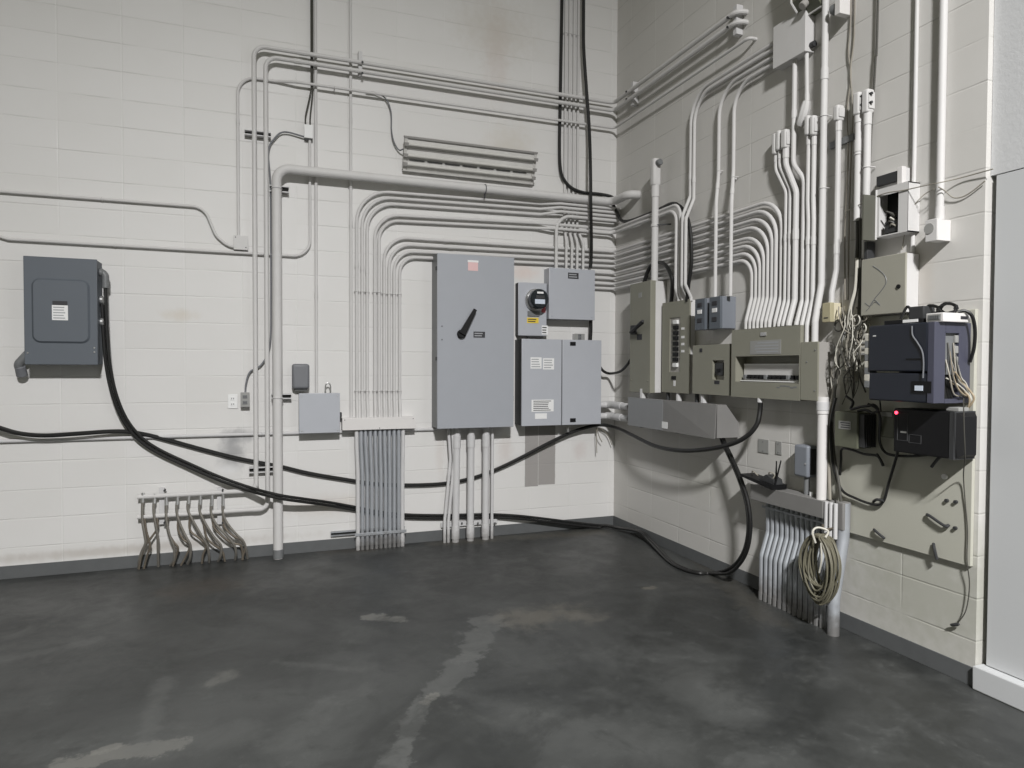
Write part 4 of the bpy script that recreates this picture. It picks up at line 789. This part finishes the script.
for k in range(5):
    P_ = [W('R', wb-.02-.02*k, wz0+.02+.016*k, .03), W('R', (wa+wb)/2+random.uniform(-.03, .03), wz0+.05+.018*k, .078), W('R', wa+.02+.01*k, wz0+.03+.02*k, .06)]
    MB().tube(smooth(P_, 6), .005, 6).make('loose_wire', ('wire', 'wired', 'wirew', 'wired', 'wired')[k], t)
MB().wbox('R', wa+.015, wb-.02, wz0+.01, wz0+.07, .006, .07, .004).make('terminal_block', 'dark', t)
sa, sb_, z_a, z_b = rect('R', 879, 181, 905.5, 187, .04)
t = thing('lamp_bracket', 'black strip on a white bracket right above the open box', 'bracket', W('R', (sa+sb_)/2, z_a, 0))
zlo = oz1+.032; MB().wbox('R', sa, sb_, max(z_a-.06, zlo), z_b+.03, 0, .035, .003).make('bracket', 'white', t); MB().wbox('R', sa+.03, sb_, z_a, z_b+.02, .035, .06, .002).make('strip', 'dark', t); MB().wbox('R', sa, sa+.03, max(z_a-.09, zlo), z_b+.035, .035, .065, .003).make('end_piece', 'whiteb', t)
# beige-grey cabinet
a, b, z0, z1 = GC
t, cv = cabinet('telephone_cabinet', 'plain beige-grey cabinet with a scribbled pencil line and black lock', 'cabinet', 'R', a, b, z0, z1, .098, 'cab', 'white', door=.012)
s, z = sz('R', 898.8, 286.5, .098); MB().cyl(W('R', s, z, .096), W('R', s, z, .104), .011, 14).make('lock', 'blackp', t)
MB().tube(smooth([at('R', u, v, .0985) for u, v in ((873,266),(879,270),(885,276),(886,283),(881,291),(876,297),(872,303))], 5), .0022, 5).make('pencil_line', 'greyd', t)
x = MB(); x.tube(smooth([at('R', u, v, .0985) for u, v in ((865,303),(870,306),(875,302),(880,305),(874,300),(869,308),(866,311))], 5), .0018, 5); x.make('pencil_line', 'greyd', t)
MB().wbox('R', b-.02, b+.002, z1-.01, z1+.10, .02, .08, .004).make('top_hinge', 'dark', t)
# flood lamp and camera-like arm at the top edge
yl0, zl0 = sz('R', 801, 19, .05); yl1 = sz('R', 822, 5, .05)[0]
t = thing('wall_lamp', 'olive-grey box-shaped wall lamp at the top edge of the right wall', 'wall lamp', W('R', (yl0+yl1)/2, zl0, .06))
x = MB(); x.prism([W('R', yl0, z, dd) for dd, z in ((.0012, zl0), (.05, zl0), (.125, zl0+.082), (.15, zl0+.4), (.0012, zl0+.4))], V((0, yl1-yl0, 0))); x.make('housing', 'oliv3', t)
x = MB(); x.tube([W('R', yl0, z, dd) for dd, z in ((.05, zl0-.003), (.127, zl0+.08), (.153, zl0+.4))], .007, 6); x.tube([W('R', yl0, zl0-.003, .05), W('R', yl1, zl0-.003, .05)], .006, 6); x.make('rim', 'white', t)
p = W('R', (yl0*.5+yl1*.5), zl0+.05, .093); MB().cyl(p, p + V((-.03,0,-.028)), .024, 14, .004).make('sensor', 'oliv2', t)
sa, sb_, z_a, z_b = rect('R', 834.5, -6, 840, 16, .09)
t = thing('junction_box', 'white square box at the top edge beside the wall lamp', 'junction box', W('R', (sa+sb_)/2, z_a, .04)); MB().wbox('R', sa, sb_, z_a, z_b, 0, .09, .004).make('body', 'whiteb', t)
s, z = sz('R', 832, 6, .1); MB().cyl(W('R', sb_-.01, z, .05), W('R', sb_+.05, z, .06), .03, 12, .006).make('side_connector', 'greyd', t); 
# plywood board with gear
bs0, bz1_ = sz('R', 975.5, 309, .022); bz0_ = sz('R', 971.5, 567, .022)[1]; bs1 = sz('R', 838, 480, .022)[0]
tag(MB().wbox('R', bs0, bs1, bz0_, bz1_, 0, .022, .002).make('backboard', 'ply'), 'cream painted plywood board on the right wall carrying the black and blue units', 'board')
# blue phone unit
d = .265; a, b, z0, z1 = rect('R', 868, 326, 933, 400, d)
t = thing('phone_system', 'large navy blue wall unit with an open side full of cables', 'phone system', W('R', (a+b)/2, z0, d/2)); PH = (a, b, z0, z1)
zm = z0 + (z1-z0)*.38
MB().wbox('R', a+.03, b, zm+.003, z1, .07, d, .008).make('front_cover', 'navy', t); MB().wbox('R', a+.03, b, z0, zm-.003, .07, d-.006, .008).make('lower_cover', 'navy', t)
x = MB(); x.wbox('R', a-.004, a+.03, z0, z1, .19, d-.002, .003); x.wbox('R', a-.004, a+.03, z1-.05, z1, .1, .19, .0); x.wbox('R', a-.004, a+.03, z0, z0+.02, .1, .19, .0); x.wbox('R', a-.004, a+.03, z0, z1, .022, .1, .003); x.make('side_frame', 'navys', t)
MB().wbox('R', a+.02, b-.02, z0+.01, z1-.01, .022, .072).make('chassis', 'navys', t); MB().wbox('R', a+.012, a+.02, zm-.01, z1-.05, .065, .19).make('circuit_card', 'greyd', t); MB().wbox('R', a+.02, a+.028, z0+.02, zm-.01, .065, .19).make('cable_cavity', 'hole', t)
for k in range(3): MB().wbox('R', a+.0, a+.013, zm+.04+.05*k, zm+.075+.05*k, .09, .12, .003).make('socket', 'plate', t)
for k in range(7):
    y_ = a-.002; P_ = [V((-.1-.012*k, y_+.01, zm+.06+.04*(k % 3))), V((-.1-.012*k, y_-.012-.006*(k % 2), zm-.02)), V((-.065-.013*k, y_-.014-.008*(k % 3), z0+.09-.008*k)), V((-.035-.006*k, y_-.022+.008*(k % 2), z0+.012+.004*k))]
    MB().tube(smooth(P_, 6), .0035, 7).make('patch_cable', ('wirew', 'wired', 'wire', 'wired', 'wiret', 'wired', 'wire')[k], t)
for k in range(8):
    z = z1-.06-(z1-z0-.14)*k/7; MB().wbox('R', b-.004, b+.03, z-.018, z+.018, .205, .258, .004).make('connector', 'wirew' if k % 2 == 0 else 'greyd', t)
plate(t, 'logo', 'label', 'R', 873, 335.5, 876, 336.5, d, th=.001); plate(t, 'recess', 'blackp', 'R', 906, 358.5, 921, 360, d, th=.002); plate(t, 'handle', 'blackp', 'R', 912, 381, 932, 392.5, d-.006, th=.005); plate(t, 'window', 'dialw', 'R', 915, 385.5, 923, 390.5, d-.001, th=.003)
MB().tube(smooth([at('R', u, v, d+.006) for u, v in ((912,326),(912.5,335),(917,342),(922,351),(923.5,362),(923,378))], 6), .0035, 6).make('front_cord', 'mid', t)
# things on top of the blue unit
ztop = z1
def ontop(label, name, cat, u0, v0, u1, d0, d1, h_, m, extra=None):
    s0, s1 = sz('R', u0, 322, d1)[0], sz('R', u1, 322, d1)[0]; s0, s1 = min(s0, s1), max(s0, s1)
    t = thing(name, label, cat, W('R', (s0+s1)/2, ztop, (d0+d1)/2)); MB().wbox('R', s0, s1, ztop, ztop+h_, d0, d1, .003).make('case', m, t); return t, s0, s1
t, s0, s1 = ontop('flat white network switch on top of the navy unit', 'network_switch', 'network switch', 926, 320, 943, .06, .24, .042, 'whiteb')
MB().wbox('R', s0+.01, s1-.01, ztop+.006, ztop+.036, .239, .242).make('port_row', 'plate', t); MB().wbox('R', s0-.002, s0+.001, ztop+.014, ztop+.028, .08, .125).make('logo', 'ink', t)
for k in range(6):
    q = s1-.02-(s1-s0-.04)*k/5; MB().wbox('R', q-.006, q+.006, ztop+.012, ztop+.03, .241, .2445).make('port', 'greyd', t)
t, s0, s1 = ontop('black modem with a white label on top of the navy unit', 'modem', 'modem', 884, 320, 922, .08, .24, .022, 'blackp'); MB().wbox('R', s0+.02, s0+.1, ztop+.006, ztop+.02, .239, .243).make('label', 'label', t)
s, _ = sz('R', 914, 310, .2); t = thing('power_adapter', 'dark charcoal power adapter standing on the black modem', 'power adapter', W('R', s, ztop+.022, .17)); MB().wbox('R', s-.05, s+.03, ztop+.022, ztop+.085, .12, .2, .006).make('case', 'dark', t); MB().tube(smooth([W('R', s+.03, ztop+.05, .17), W('R', s+.06, ztop+.09, .17), W('R', s+.08, ztop+.03, .19)], 6), .007, 6).make('cord', 'black', t)
for k, (u, lab) in enumerate(((932, 'left small coil of black cord on the white switch'), (948, 'right coil of black cord on the white switch'))):
    s = sz('R', u, 312, .15)[0]; c = W('R', s, ztop+.044, .15); P_ = []
    for i in range(90):
        th = 2*PI*i/16; P_.append(c + V((.012*math.sin(i*.37), (.038+.006*k)*math.sin(th) + .005*math.sin(i*1.7), .022 + (.02+.003*k)*math.cos(th) + .004*math.sin(i*.9))))
    tag(MB().tube(P_, .0045, 6).make('cord_coil', 'black'), lab, 'cord')
cable('black cord arching from the coils down the right side of the navy unit', A('R', (958,312,.12), (965,311,.1), (972,316,.08), (975,330,.06), (974,348,.05), (970,362,.04)), .008, name='cord', cat='cord')
cable('tan cable bundle curling out below the navy unit', A('R', (955,372,.15), (962,382,.1), (970,391,.07), (974,398,.06), (970,406,.06), (963,412,.05)), .0045, 'wiret', name='wire', cat='wire')
cable('thinner tan cable curling out below the navy unit', A('R', (950,382,.16), (960,388,.1), (969,397,.07), (968,408,.06), (962,413,.05)), .004, 'wiret', name='wire', cat='wire')
cable('pale cable curling out below the navy unit', A('R', (946,378,.18), (957,384,.13), (966,392,.08), (971,400,.06), (966,410,.05)), .0035, 'wirew', name='wire', cat='wire')
# black backup unit
d = .165; a, b, z0, z1 = rect('R', 893.5, 408, 950, 451.5, d); z1 = sz('R', 893.5, 408, d)[1]
t = thing('backup_power_unit', 'black backup power unit with a red light, hung below the navy unit', 'power unit', W('R', (a+b)/2, z0, d/2))
MB().wbox('R', a, b, z0, z1, .0235, d, .006).make('case', 'blackp', t)
x = MB(); n_ = 8; poly = [(.0245, z0-.002), (d+.003, z0-.002), (d+.003, z1+.002), (.0245, z1+.002)]
x.prism([V((-dd, a+.001, z)) for dd, z in poly], V((0, -.022, 0))); x.make('bezel', 'dark', t)
x = MB(); P_ = []
zc = (z0+z1)/2; hz = (z1-z0)/2
pts = [(.03+.125*q/10, hz*(.97-.0*q)) for q in range(11)]
ring = [V((-dd, a-.0215, zc+sgn*hz*.96)) for dd, sgn in ((.03,-1),(.155,-1),(.155,1),(.03,1))]
ring2 = [V((-dd, a-.045, zc+sgn*hz*.8)) for dd, sgn in ((.05,-1),(.135,-1),(.135,1),(.05,1))]
va = [x.b.verts.new(p) for p in ring]; vb = [x.b.verts.new(p) for p in ring2]
for i in range(4): x.b.faces.new((va[i], va[(i+1) % 4], vb[(i+1) % 4], vb[i]))
x.b.faces.new(vb); x.b.faces.new(va[::-1]); x.make('front_bulge', 'blackp', t)
s, z = sz('R', 896.7, 412.6, d); MB().cyl(W('R', s, z, d-.002), W('R', s, z, d+.005), .008, 10).make('status_light', 'led', t)
plate(t, 'label', 'plate', 'R', 900.5, 431, 906.5, 432.6, d, th=.001)
for (u0, v0, u1, v1) in ((897.5, 412, 907.5, 440), (909, 434.5, 921, 442.5)):
    aa, bb, zz0, zz1 = rect('R', u0, v0, u1, v1, d); x = MB()
    for (p_, q_) in (((aa, zz0), (bb, zz0)), ((bb, zz0), (bb, zz1)), ((bb, zz1), (aa, zz1)), ((aa, zz1), (aa, zz0))): x.tube([W('R', *p_, d), W('R', *q_, d)], .002, 4)
    x.make('outline', 'dark', t)
plate(t, 'side_label', 'plate', 'R', 882, 412, 892.5, 416, .06, th=.003)
aa, bb, zz0, zz1 = rect('R', 881, 411, 894, 437, .06); MB().wbox('R', aa, bb, zz0, zz1, .0235, .06, .004).make('connection_box', 'oliv3', t)
MB().box((-.13, a-.015, z1), (-.06, a+.05, z1+.02), .004).make('top_bracket', 'plate', t)
# olive power supply
d = .13; a, b, z0, z1 = rect('R', 834.5, 411, 857, 446, d)
t = thing('power_supply', 'olive-grey power supply box with dark cooling fins and a small label', 'power supply', W('R', (a+b)/2, z0, d/2))
MB().wbox('R', a, b, z0, z1, .022, d, .004).make('body', 'oliv3', t); plate(t, 'label', 'plate', 'R', 838.8, 420.5, 851, 428.5, d, lines=3)
for k in range(6): dd = .03+.016*k; MB().wbox('R', a-.035, a, z0+.01, z1-.008, dd, dd+.007, .001).make('cooling_fin', 'dark', t)
# punch-down blocks and tangle of wires
for k, (u0, v0, u1, v1) in enumerate(((847, 338, 855, 366), (857, 334, 867, 356), (843, 368, 853, 382))):
    a, b, z0, z1 = rect('R', u0, v0, u1, v1, .05)
    t = thing('terminal_block', ('left cream wiring block among the tangled wires', 'right cream wiring block among the tangled wires', 'lowest cream wiring block among the tangled wires')[k], 'wiring block', W('R', (a+b)/2, z0, .03), 'cream wiring blocks')
    MB().wbox('R', a, b, z0, z1, .0225, .05, .003).make('base', 'wirew', t); 
    for q in range(4): MB().wbox('R', a+.004, b-.004, z0+(z1-z0)*(q+.2)/4, z0+(z1-z0)*(q+.5)/4, .049, .058).make('contact_row', 'plate', t)
wn = ['thin', 'loose', 'tangled', 'hanging', 'crossing', 'curled', 'twisted', 'bent']
mw = ['wire', 'wired', 'wirew', 'wired', 'wire', 'wire', 'wired', 'wirew']
rnd = random.Random(3)
for k in range(24):
    u0 = rnd.uniform(836, 864); v0 = rnd.uniform(298, 322); u1 = rnd.uniform(833, 868); v1 = rnd.uniform(372, 404); n_ = 6
    P_ = [at('R', u0+(u1-u0)*i/n_+rnd.uniform(-5, 5), v0+(v1-v0)*i/n_+rnd.uniform(-5, 5), .035+.05*math.sin(PI*i/n_)+rnd.uniform(0, .035)) for i in range(n_+1)]
    o = tag(MB().tube(smooth(P_, 6), rnd.choice((.0022, .0028, .0035, .0045)), 6).make('telephone_wire', mw[k % 8]), 'loose telephone wire in the tangle between the breaker panels and the navy unit', 'wire', 'tangled telephone wires')
for k in range(10):  # coiled loops on the upper part of the tangle
    c = at('R', rnd.uniform(838, 866), rnd.uniform(312, 334), .05+rnd.uniform(0, .04)); r1 = rnd.uniform(.025, .05); P_ = []
    ph = rnd.uniform(0, 6)
    for i in range(22): th = ph+i*.38; P_.append(c + V((-.02*math.sin(th*.5), r1*math.cos(th), r1*.8*math.sin(th))))
    tag(MB().tube(P_, .0038, 6).make('telephone_wire', mw[(k*3) % 8]), 'curled telephone wire at the top of the tangle', 'wire', 'curled telephone wires')
cable('bundle of black and green cables leaving the headed conduit down to the tangle', A('R', (858,219,.045), (858,240,.05), (857,262,.05), (856,285,.05), (852,305,.06), (848,325,.06)), .013, 'wired', name='cable_bundle')
cable('pale cable beside the black bundle left of the beige-grey cabinet', A('R', (857,258,.07), (856.5,272,.07), (855,290,.07), (850,310,.08), (847,335,.07)), .009, 'wirew', name='cable')
cable('second dark cable beside the black bundle', A('R', (860.5,219,.05), (861,250,.055), (860,290,.055), (858,330,.06), (857,345,.06)), .009, 'wired', name='cable')
p = at('R', 850.5, 5, .015)
cable('thin grey wire pair dropping from above, left strand', [V((-.012, p.y+.012, 5))] + A('R', (851,0,.012), (848.5,50,.012), (851,75,.012), (847.5,110,.012), (848,160,.012), (845,230,.012), (845,300,.03)), .004, 'wire', name='wire', cat='wire')
cable('thin grey wire pair dropping from above, right strand', [V((-.012, p.y-.03, 5))] + A('R', (855,0,.012), (854,40,.012), (850.5,72,.014), (853,110,.012), (851,160,.012), (849,230,.012), (848,300,.03)), .004, 'wire', name='wire', cat='wire')
cable('dark thin cable dropping from above past the thicker headed conduits', [V((-.02, at('R', 878.5, 0, .02).y, 5))] + A('R', (877.5,20,.02), (875.5,60,.02), (873.2,100,.02), (871.5,125,.02), (870.3,150,.02), (868.5,200,.02)), .006, 'wired', name='wire', cat='wire')
cable('fine wire sagging from the plastic pipe to the wall end', A('R', (938.5,187,.075), (945,191,.03), (953,197.5,.015), (962,197,.012), (972,191.5,.012), (985,181,.014)), .003, 'wire', name='wire', cat='wire')
cable('fine wire stretched from the tangle past the open box to the wall end', A('R', (845,212,.03), (880,195,.09), (905,190,.09), (930,184.5,.08), (938,183,.078), (960,178,.02), (993,169,.02)), .0028, 'wire', name='wire', cat='wire')
cable('fine wire falling from the plastic pipe behind the open box', A('R', (934,189,.03), (925,194,.015), (915,204,.035), (909,214,.02), (905,232,.015), (902,250,.015)), .0025, 'wire', name='wire', cat='wire')
# black cords under the power supply
cable('black cord hanging left of the power supply and looping to the backup unit', A('R', (836,398,.08), (831,420,.07), (831,442,.06), (834,470,.05), (842,490,.045), (855,498,.04), (872,504,.04), (883,502,.04), (889,482,.045), (895,462,.05), (898,450,.07)), .0075, name='cord', cat='cord')
cable('black cord draped under the power supply', A('R', (840,475,.04), (841,460,.05), (842,449,.06), (852,450,.06), (864,454,.06), (876,455.5,.05), (880,459,.05), (883,466,.035)), .007, name='cord', cat='cord')
cable('black cord dropping between the power supply and backup unit, then right', A('R', (868,404,.1), (876,408,.09), (880,418,.08), (879.5,440,.06), (884,451,.05), (892,455,.05), (910,456,.05), (928,454.5,.06), (940,451,.06)), .0075, name='cord', cat='cord')
cable('black looped cord lying over the top of the power supply', A('R', (846,396,.1), (853,402,.1), (851,409,.1), (860,407,.11), (868,406,.11), (874,405,.1), (878,410,.09), (873,413,.1), (866,410,.1), (858,411,.1)), .0075, name='cord', cat='cord')
cable('thin black cord hanging straight below the navy unit', A('R', (879,395,.12), (880,402,.06), (881,412,.05)), .004, name='cord', cat='cord')
cable('dark cable running down beside the warm grey box to the low trough', A('R', (833,345,.06), (836,370,.06), (834,400,.06), (832,430,.05), (835,460,.045), (839,485,.06), (841,503,.07)), .008, 'wired', name='cable')
cable('brown-grey cable down beside the white pipe to the low trough', A('R', (837,380,.05), (830,410,.05), (827.5,440,.05), (829,470,.05), (830,500,.08)), .009, 'wire', name='cable')
cable('pale thin cord hanging from the backup unit down to the floor base', [at('R', 963.5, 398, .2), at('R', 964, 425, .2)] + A('R', (965,456,.17), (963.5,475,.05), (965,500,.03), (967.5,530,.03), (967,560,.03), (969.5,585,.02), (966,610,.02), (958,623,.02)), .0026, 'wired', name='wire', cat='wire')
p = at('R', 956.5, 624.5, .02); tag(MB().tube([p + V((0, .028, -.012)), p, p + V((0, -.012, .006))], [.006, .009, .006], 8).make('wire_plug', 'dark'), 'small dark plug at the end of the hanging thin cord', 'plug')
# hooks, holes and stubs on the board
for lab, P_ in (('long dark bracket slanting on the lower plywood board', [(927,514.5,.03),(930,516,.04),(945,526,.04),(949,525,.025)]), ('short dark hook at the lower left of the plywood board', [(874,529.5,.03),(876,531.5,.04),(884.5,538.5,.036)]), ('dark upright hook at the bottom edge of the plywood board', [(933.5,543.5,.025),(934.5,549,.038),(937,559.5,.035)]), ('dark stub under the black backup unit', [(941,456,.05),(936,461,.06),(931.5,467,.06)]), ('dark cord end under the power supply', [(876.5,454,.05),(880,459,.05),(883.5,466,.045)]), ('small dark hook beside the looping cord', [(884,501,.045),(877,499.5,.05),(873.5,501.5,.03)])):
    tag(MB().tube(smooth(A('R', *P_), 5), .0075, 7).make('wall_hook', 'dark'), lab, 'hook')
for k, (u, v) in enumerate(((947.5,500.5),(956.5,501.8),(947.5,526),(956,528),(945.5,476.5))):
    p = at('R', u, v, .022); tag(MB().cyl(p + V((.004,0,0)), p + V((-.012,0,0)), .009 if k < 4 else .014, 10).make('board_anchor', 'dark' if k < 4 else 'label'), ('upper left dark anchor of the four on the plywood board', 'upper right dark anchor of the four on the plywood board', 'lower left dark anchor of the four on the plywood board', 'lower right dark anchor of the four on the plywood board', 'white anchor on the plywood board under the backup unit')[k], 'anchor')

# ---------------------------------------------------------------- low trough group on the right wall
d = .135; a, b, z0, z1 = rect('R', 750.5, 486, 822.5, 501, d); zl1 = sz('R', 822.5, 499.2, d)[1]; zl0 = sz('R', 822.5, 518.5, d)[1]
z1 = (sz('R', 750.5, 485.5, d)[1]+zl1)/2; z0 = (sz('R', 751.5, 499.5, d)[1]+zl0)/2; LT = (a, b, z0, z1)
t = thing('wireway', 'low dull grey wireway box above the bare conduits on the right wall', 'wireway', W('R', (a+b)/2, z0, d/2))
MB().wbox('R', a, b, z0+.02, z1-.004, 0, d-.008, .003).make('body', 'trough', t); MB().wbox('R', a-.003, b+.003, z0, z1, d-.008, d, .003).make('cover', 'trough', t)
MB().cyl(W('R', a+.16, z1-.005, .06), W('R', a+.16, z1+.02, .06), .011, 10).make('top_plug', 'label', t)
# right thirteen bare conduits
ub = [762.2,766,769.8,774.4,779.2,784,789.4,795.2,800.2,805,809.8,815.4,821.7]; vb_ = [598.8,601.3,603,605.4,607.6,610,612.4,614.6,617.2,619.6,622,624.8,627.6]
on = ['first','second','third','fourth','fifth','sixth','middle','sixth from the right','fifth from the right','fourth from the right','third from the right','second from the right','last']
for k in range(13):
    yb = onfloor(ub[k], vb_[k]).y; yb = -2.16 - .0427*k
    conduit(('corner-end' if k == 0 else on[k]) + ' of thirteen bare grey conduits under the low right-hand wireway', [V((-.055, yb, z0+.024)), V((-.055, yb, .44)), V((-.105, yb, .29)), V((-.105, yb, 0))], .0165, .09, 'emt', group='bare conduits below the low wireway', couplings=(.12, .97))
s0, zc_ = sz('R', 766, 516, .07); tag(MB().box((-.078, -2.70, z0-.05), (-.072, -2.12, z0-.036), .002).make('clamp_bar', 'emt'), 'thin clamp bar across the thirteen bare grey conduits', 'clamp')
# large pipe with coupling at the right end, two short ones beside it
yb = -2.775; t = conduit('fat grey pipe to the floor at the right end of the bare conduits', [V((-.06, yb+.005, sz('R', 845, 503, .06)[1])), V((-.06, yb+.005, .55)), V((-.13, yb, .2)), V((-.13, yb, 0))], .033, .3, 'emt', name='pipe', cat='pipe', n=16)
MB().wbox('R', yb-.022, yb+.03, sz('R', 845, 530, .06)[1], sz('R', 845, 502, .06)[1], .032, .095, .006).make('coupling_box', 'trough', t)
for k, yy in enumerate([sz('R', u_, 515, .12)[0] for u_ in (826.3, 831, 835.6)]):
    conduit(('left', 'middle', 'right')[k] + ' short grey conduit standing between the low wireway and fat pipe', [V((-.12, yy, z1+.0)), V((-.12, yy, z0-.1))], .0115, 0, 'emtw')
# white pipe down from the long panel to the low trough
yw = sz('R', 819.3, 460, .1)[0]; t = conduit('stout white pipe from the warm grey box down to the low wireway', [V((-.08, yw, AUX[2]+.004)), V((-.08, yw, z1-.006))], .029, 0, 'whiteb', name='pipe', cat='pipe', n=16, couplings=(.05,))
MB().cyl(W('R', yw, AUX[2]-.06, .08), W('R', yw, AUX[2]+.0, .08), .036, 14, .006).make('top_fitting', 'emtw', t)
# fitting where the black cable enters the long panel
p = at('R', 760.3, 399, .1); tag(MB().cyl(V((-.1, p.y, LNG[2]+.004)), V((-.1, p.y, LNG[2]-.03)), .02, 12, .004).make('cable_gland', 'emtw'), 'pale cable gland under the long breaker panel', 'cable gland')
# grey rounded switch box
d = .08; a, b, z0_, z1_ = rect('R', 793.5, 444, 807.5, 475.5, d)
t = thing('switch_box', 'dark blue-grey rounded box above the low wireway', 'switch box', W('R', (a+b)/2, z0_, d/2)); MB().wbox('R', a, b, z0_, z1_, 0, d, .014, 3).make('body', 'slate', t); MB().wbox('R', a-.002, a+.004, z0_+.02, z1_-.02, .015, d-.02).make('side_slot', 'dark', t)
MB().cyl(W('R', (a+b)/2-.02, z0_, .045), W('R', (a+b)/2-.02, LT[3]-.004, .045), .018, 10).make('stem', 'greyd', t); s, z = sz('R', 805.5, 464, d); MB().cyl(W('R', s, z, d-.002), W('R', s, z, d+.004), .005, 8).make('screw', 'steel', t)
# small cover plates
for k, (u0, v0, u1, v1) in enumerate(((758, 438.5, 768.5, 452), (775.5, 441, 781.5, 454))):
    a, b, z0_, z1_ = rect('R', u0, v0, u1, v1, .006); t = thing('cover_plate', ('wider', 'narrower')[k] + ' grey wall plate of the two beside the rounded box', 'wall plate', W('R', (a+b)/2, z0_, 0)); MB().wbox('R', a, b, z0_, z1_, 0, .006, .002).make('plate', 'plate', t); screws(t, 'R', [((a+b)/2, z0_+.015), ((a+b)/2, z1_-.015)], .006, 'greyd', .003)
# black router with two aerials
zt_ = LT[3]; s0 = sz('R', 746.5, 481, .12)[0]; s1 = sz('R', 778, 485, .12)[0]
t = thing('router', 'black router with two thin aerials lying on the low wireway', 'router', W('R', (s0+s1)/2, zt_, .1))
x = MB(); x.prism([V((-.05, s0, zt_+.045)), V((-.05, s0+.01, zt_+.06)), V((-.05, s1, zt_+.03)), V((-.05, s1, zt_+.001))], V((-.12, 0, 0))); x.make('case', 'blackp', t)
x = MB(); x.prism([V((-.07, (s0+s1)/2+.02, zt_+.035)), V((-.07, (s0+s1)/2-.06, zt_+.085)), V((-.07, s1+.02, zt_+.06)), V((-.07, s1+.01, zt_+.03))], V((-.07, 0, 0))); x.make('rear_hump', 'dark', t)
pa_, pb_ = at('R', 776.5, 461, .1), at('R', 781, 460.5, .12)
MB().tube([V((-.11, s1+.03, zt_+.05)), pa_], [.006, .004], 8).make('aerial', 'blackp', t); MB().tube([V((-.14, s1+.004, zt_+.03)), pb_], [.006, .004], 8).make('aerial', 'blackp', t)
MB().tube(smooth([V((-.1, s1+.09, zt_+.05)), V((-.13, s1+.07, zt_+.10)), V((-.12, s1+.03, zt_+.09)), V((-.13, s1+.05, zt_+.05))], 6), .004, 6).make('cord', 'wire', t); MB().tube(smooth([V((-.1, s0-.03, zt_+.06)), V((-.12, s0-.06, zt_+.085)), V((-.11, s0-.1, zt_+.06))], 6), .004, 6).make('cord', 'wire', t)
# hanging coil of cord
c = at('R', 822, 565, .2); P_ = []; rnd = random.Random(11); turns = 26
for i in range(turns*22):
    th = 2*PI*i/22; k = i//22; w_ = .088 + .032*math.sin(k*2.1) + .004*math.sin(i*.9); h_ = .168 + .03*math.sin(k*1.3+1)
    P_.append(c + V((-.012+.028*math.sin(k*1.9)+.012*math.sin(th+k), w_*math.sin(th)+.008*math.sin(k*3.3), h_*math.cos(th) + (.17-h_)*.8)))
t = tag(MB().tube(smooth(P_, 2), .0052, 6).make('cord_coil', 'coil'), 'hanging coil of grey-brown cord in front of the bare conduits', 'cord coil')
MB().tube(smooth([c + V((-.05, .0, .13)), c + V((-.06, .012, .19)), c + V((-.03, .005, .215)), c + V((.01, -.03, .2)), c + V((-.03, -.05, .17))], 6), .006, 7).make('tie', 'wirew', t); MB().tube(smooth([c + V((-.05, -.04, .14)), c + V((-.055, -.05, .05)), c + V((-.05, -.03, -.03))], 6), .005, 6).make('loose_end', 'wirew', t)
tag(MB().tube(fillet([V((-.10, c.y, c.z+.205)), V((-.19, c.y, c.z+.2)), V((-.20, c.y, c.z+.23))], .01), .006, 7).make('wall_hook', 'rust'), 'rusty hook holding the hanging coil of cord', 'hook')

# ---------------------------------------------------------------- light
def area(name, loc, size, power, rot=(0,0,0), col=(1,.993,.985), sy=None):
    l = bpy.data.lights.new(name, 'AREA'); l.shape = 'RECTANGLE'; l.size = size; l.size_y = sy or size; l.energy = power; l.color = col
    o = bpy.data.objects.new(name, l); C.objects.link(o); o.location = loc; o.rotation_euler = rot; l.spread = math.radians(172); return o
area('ceiling_light', (-3.35, -9.5, 6.62), .8, 1860, sy=.3, rot=(0, -.1, 0))
w = bpy.data.worlds.new('room_glow'); w.use_nodes = True; bpy.context.scene.world = w
w.node_tree.nodes['Background'].inputs[0].default_value = (1,.985,.70,1); w.node_tree.nodes['Background'].inputs[1].default_value = .1
vs = bpy.context.scene.view_settings; vs.view_transform = 'Standard'; vs.look = 'None'; vs.gamma = 1; vs.exposure = 0; vs.use_curve_mapping = False
for o in bpy.data.objects:
    if '_o' in o: del o['_o']
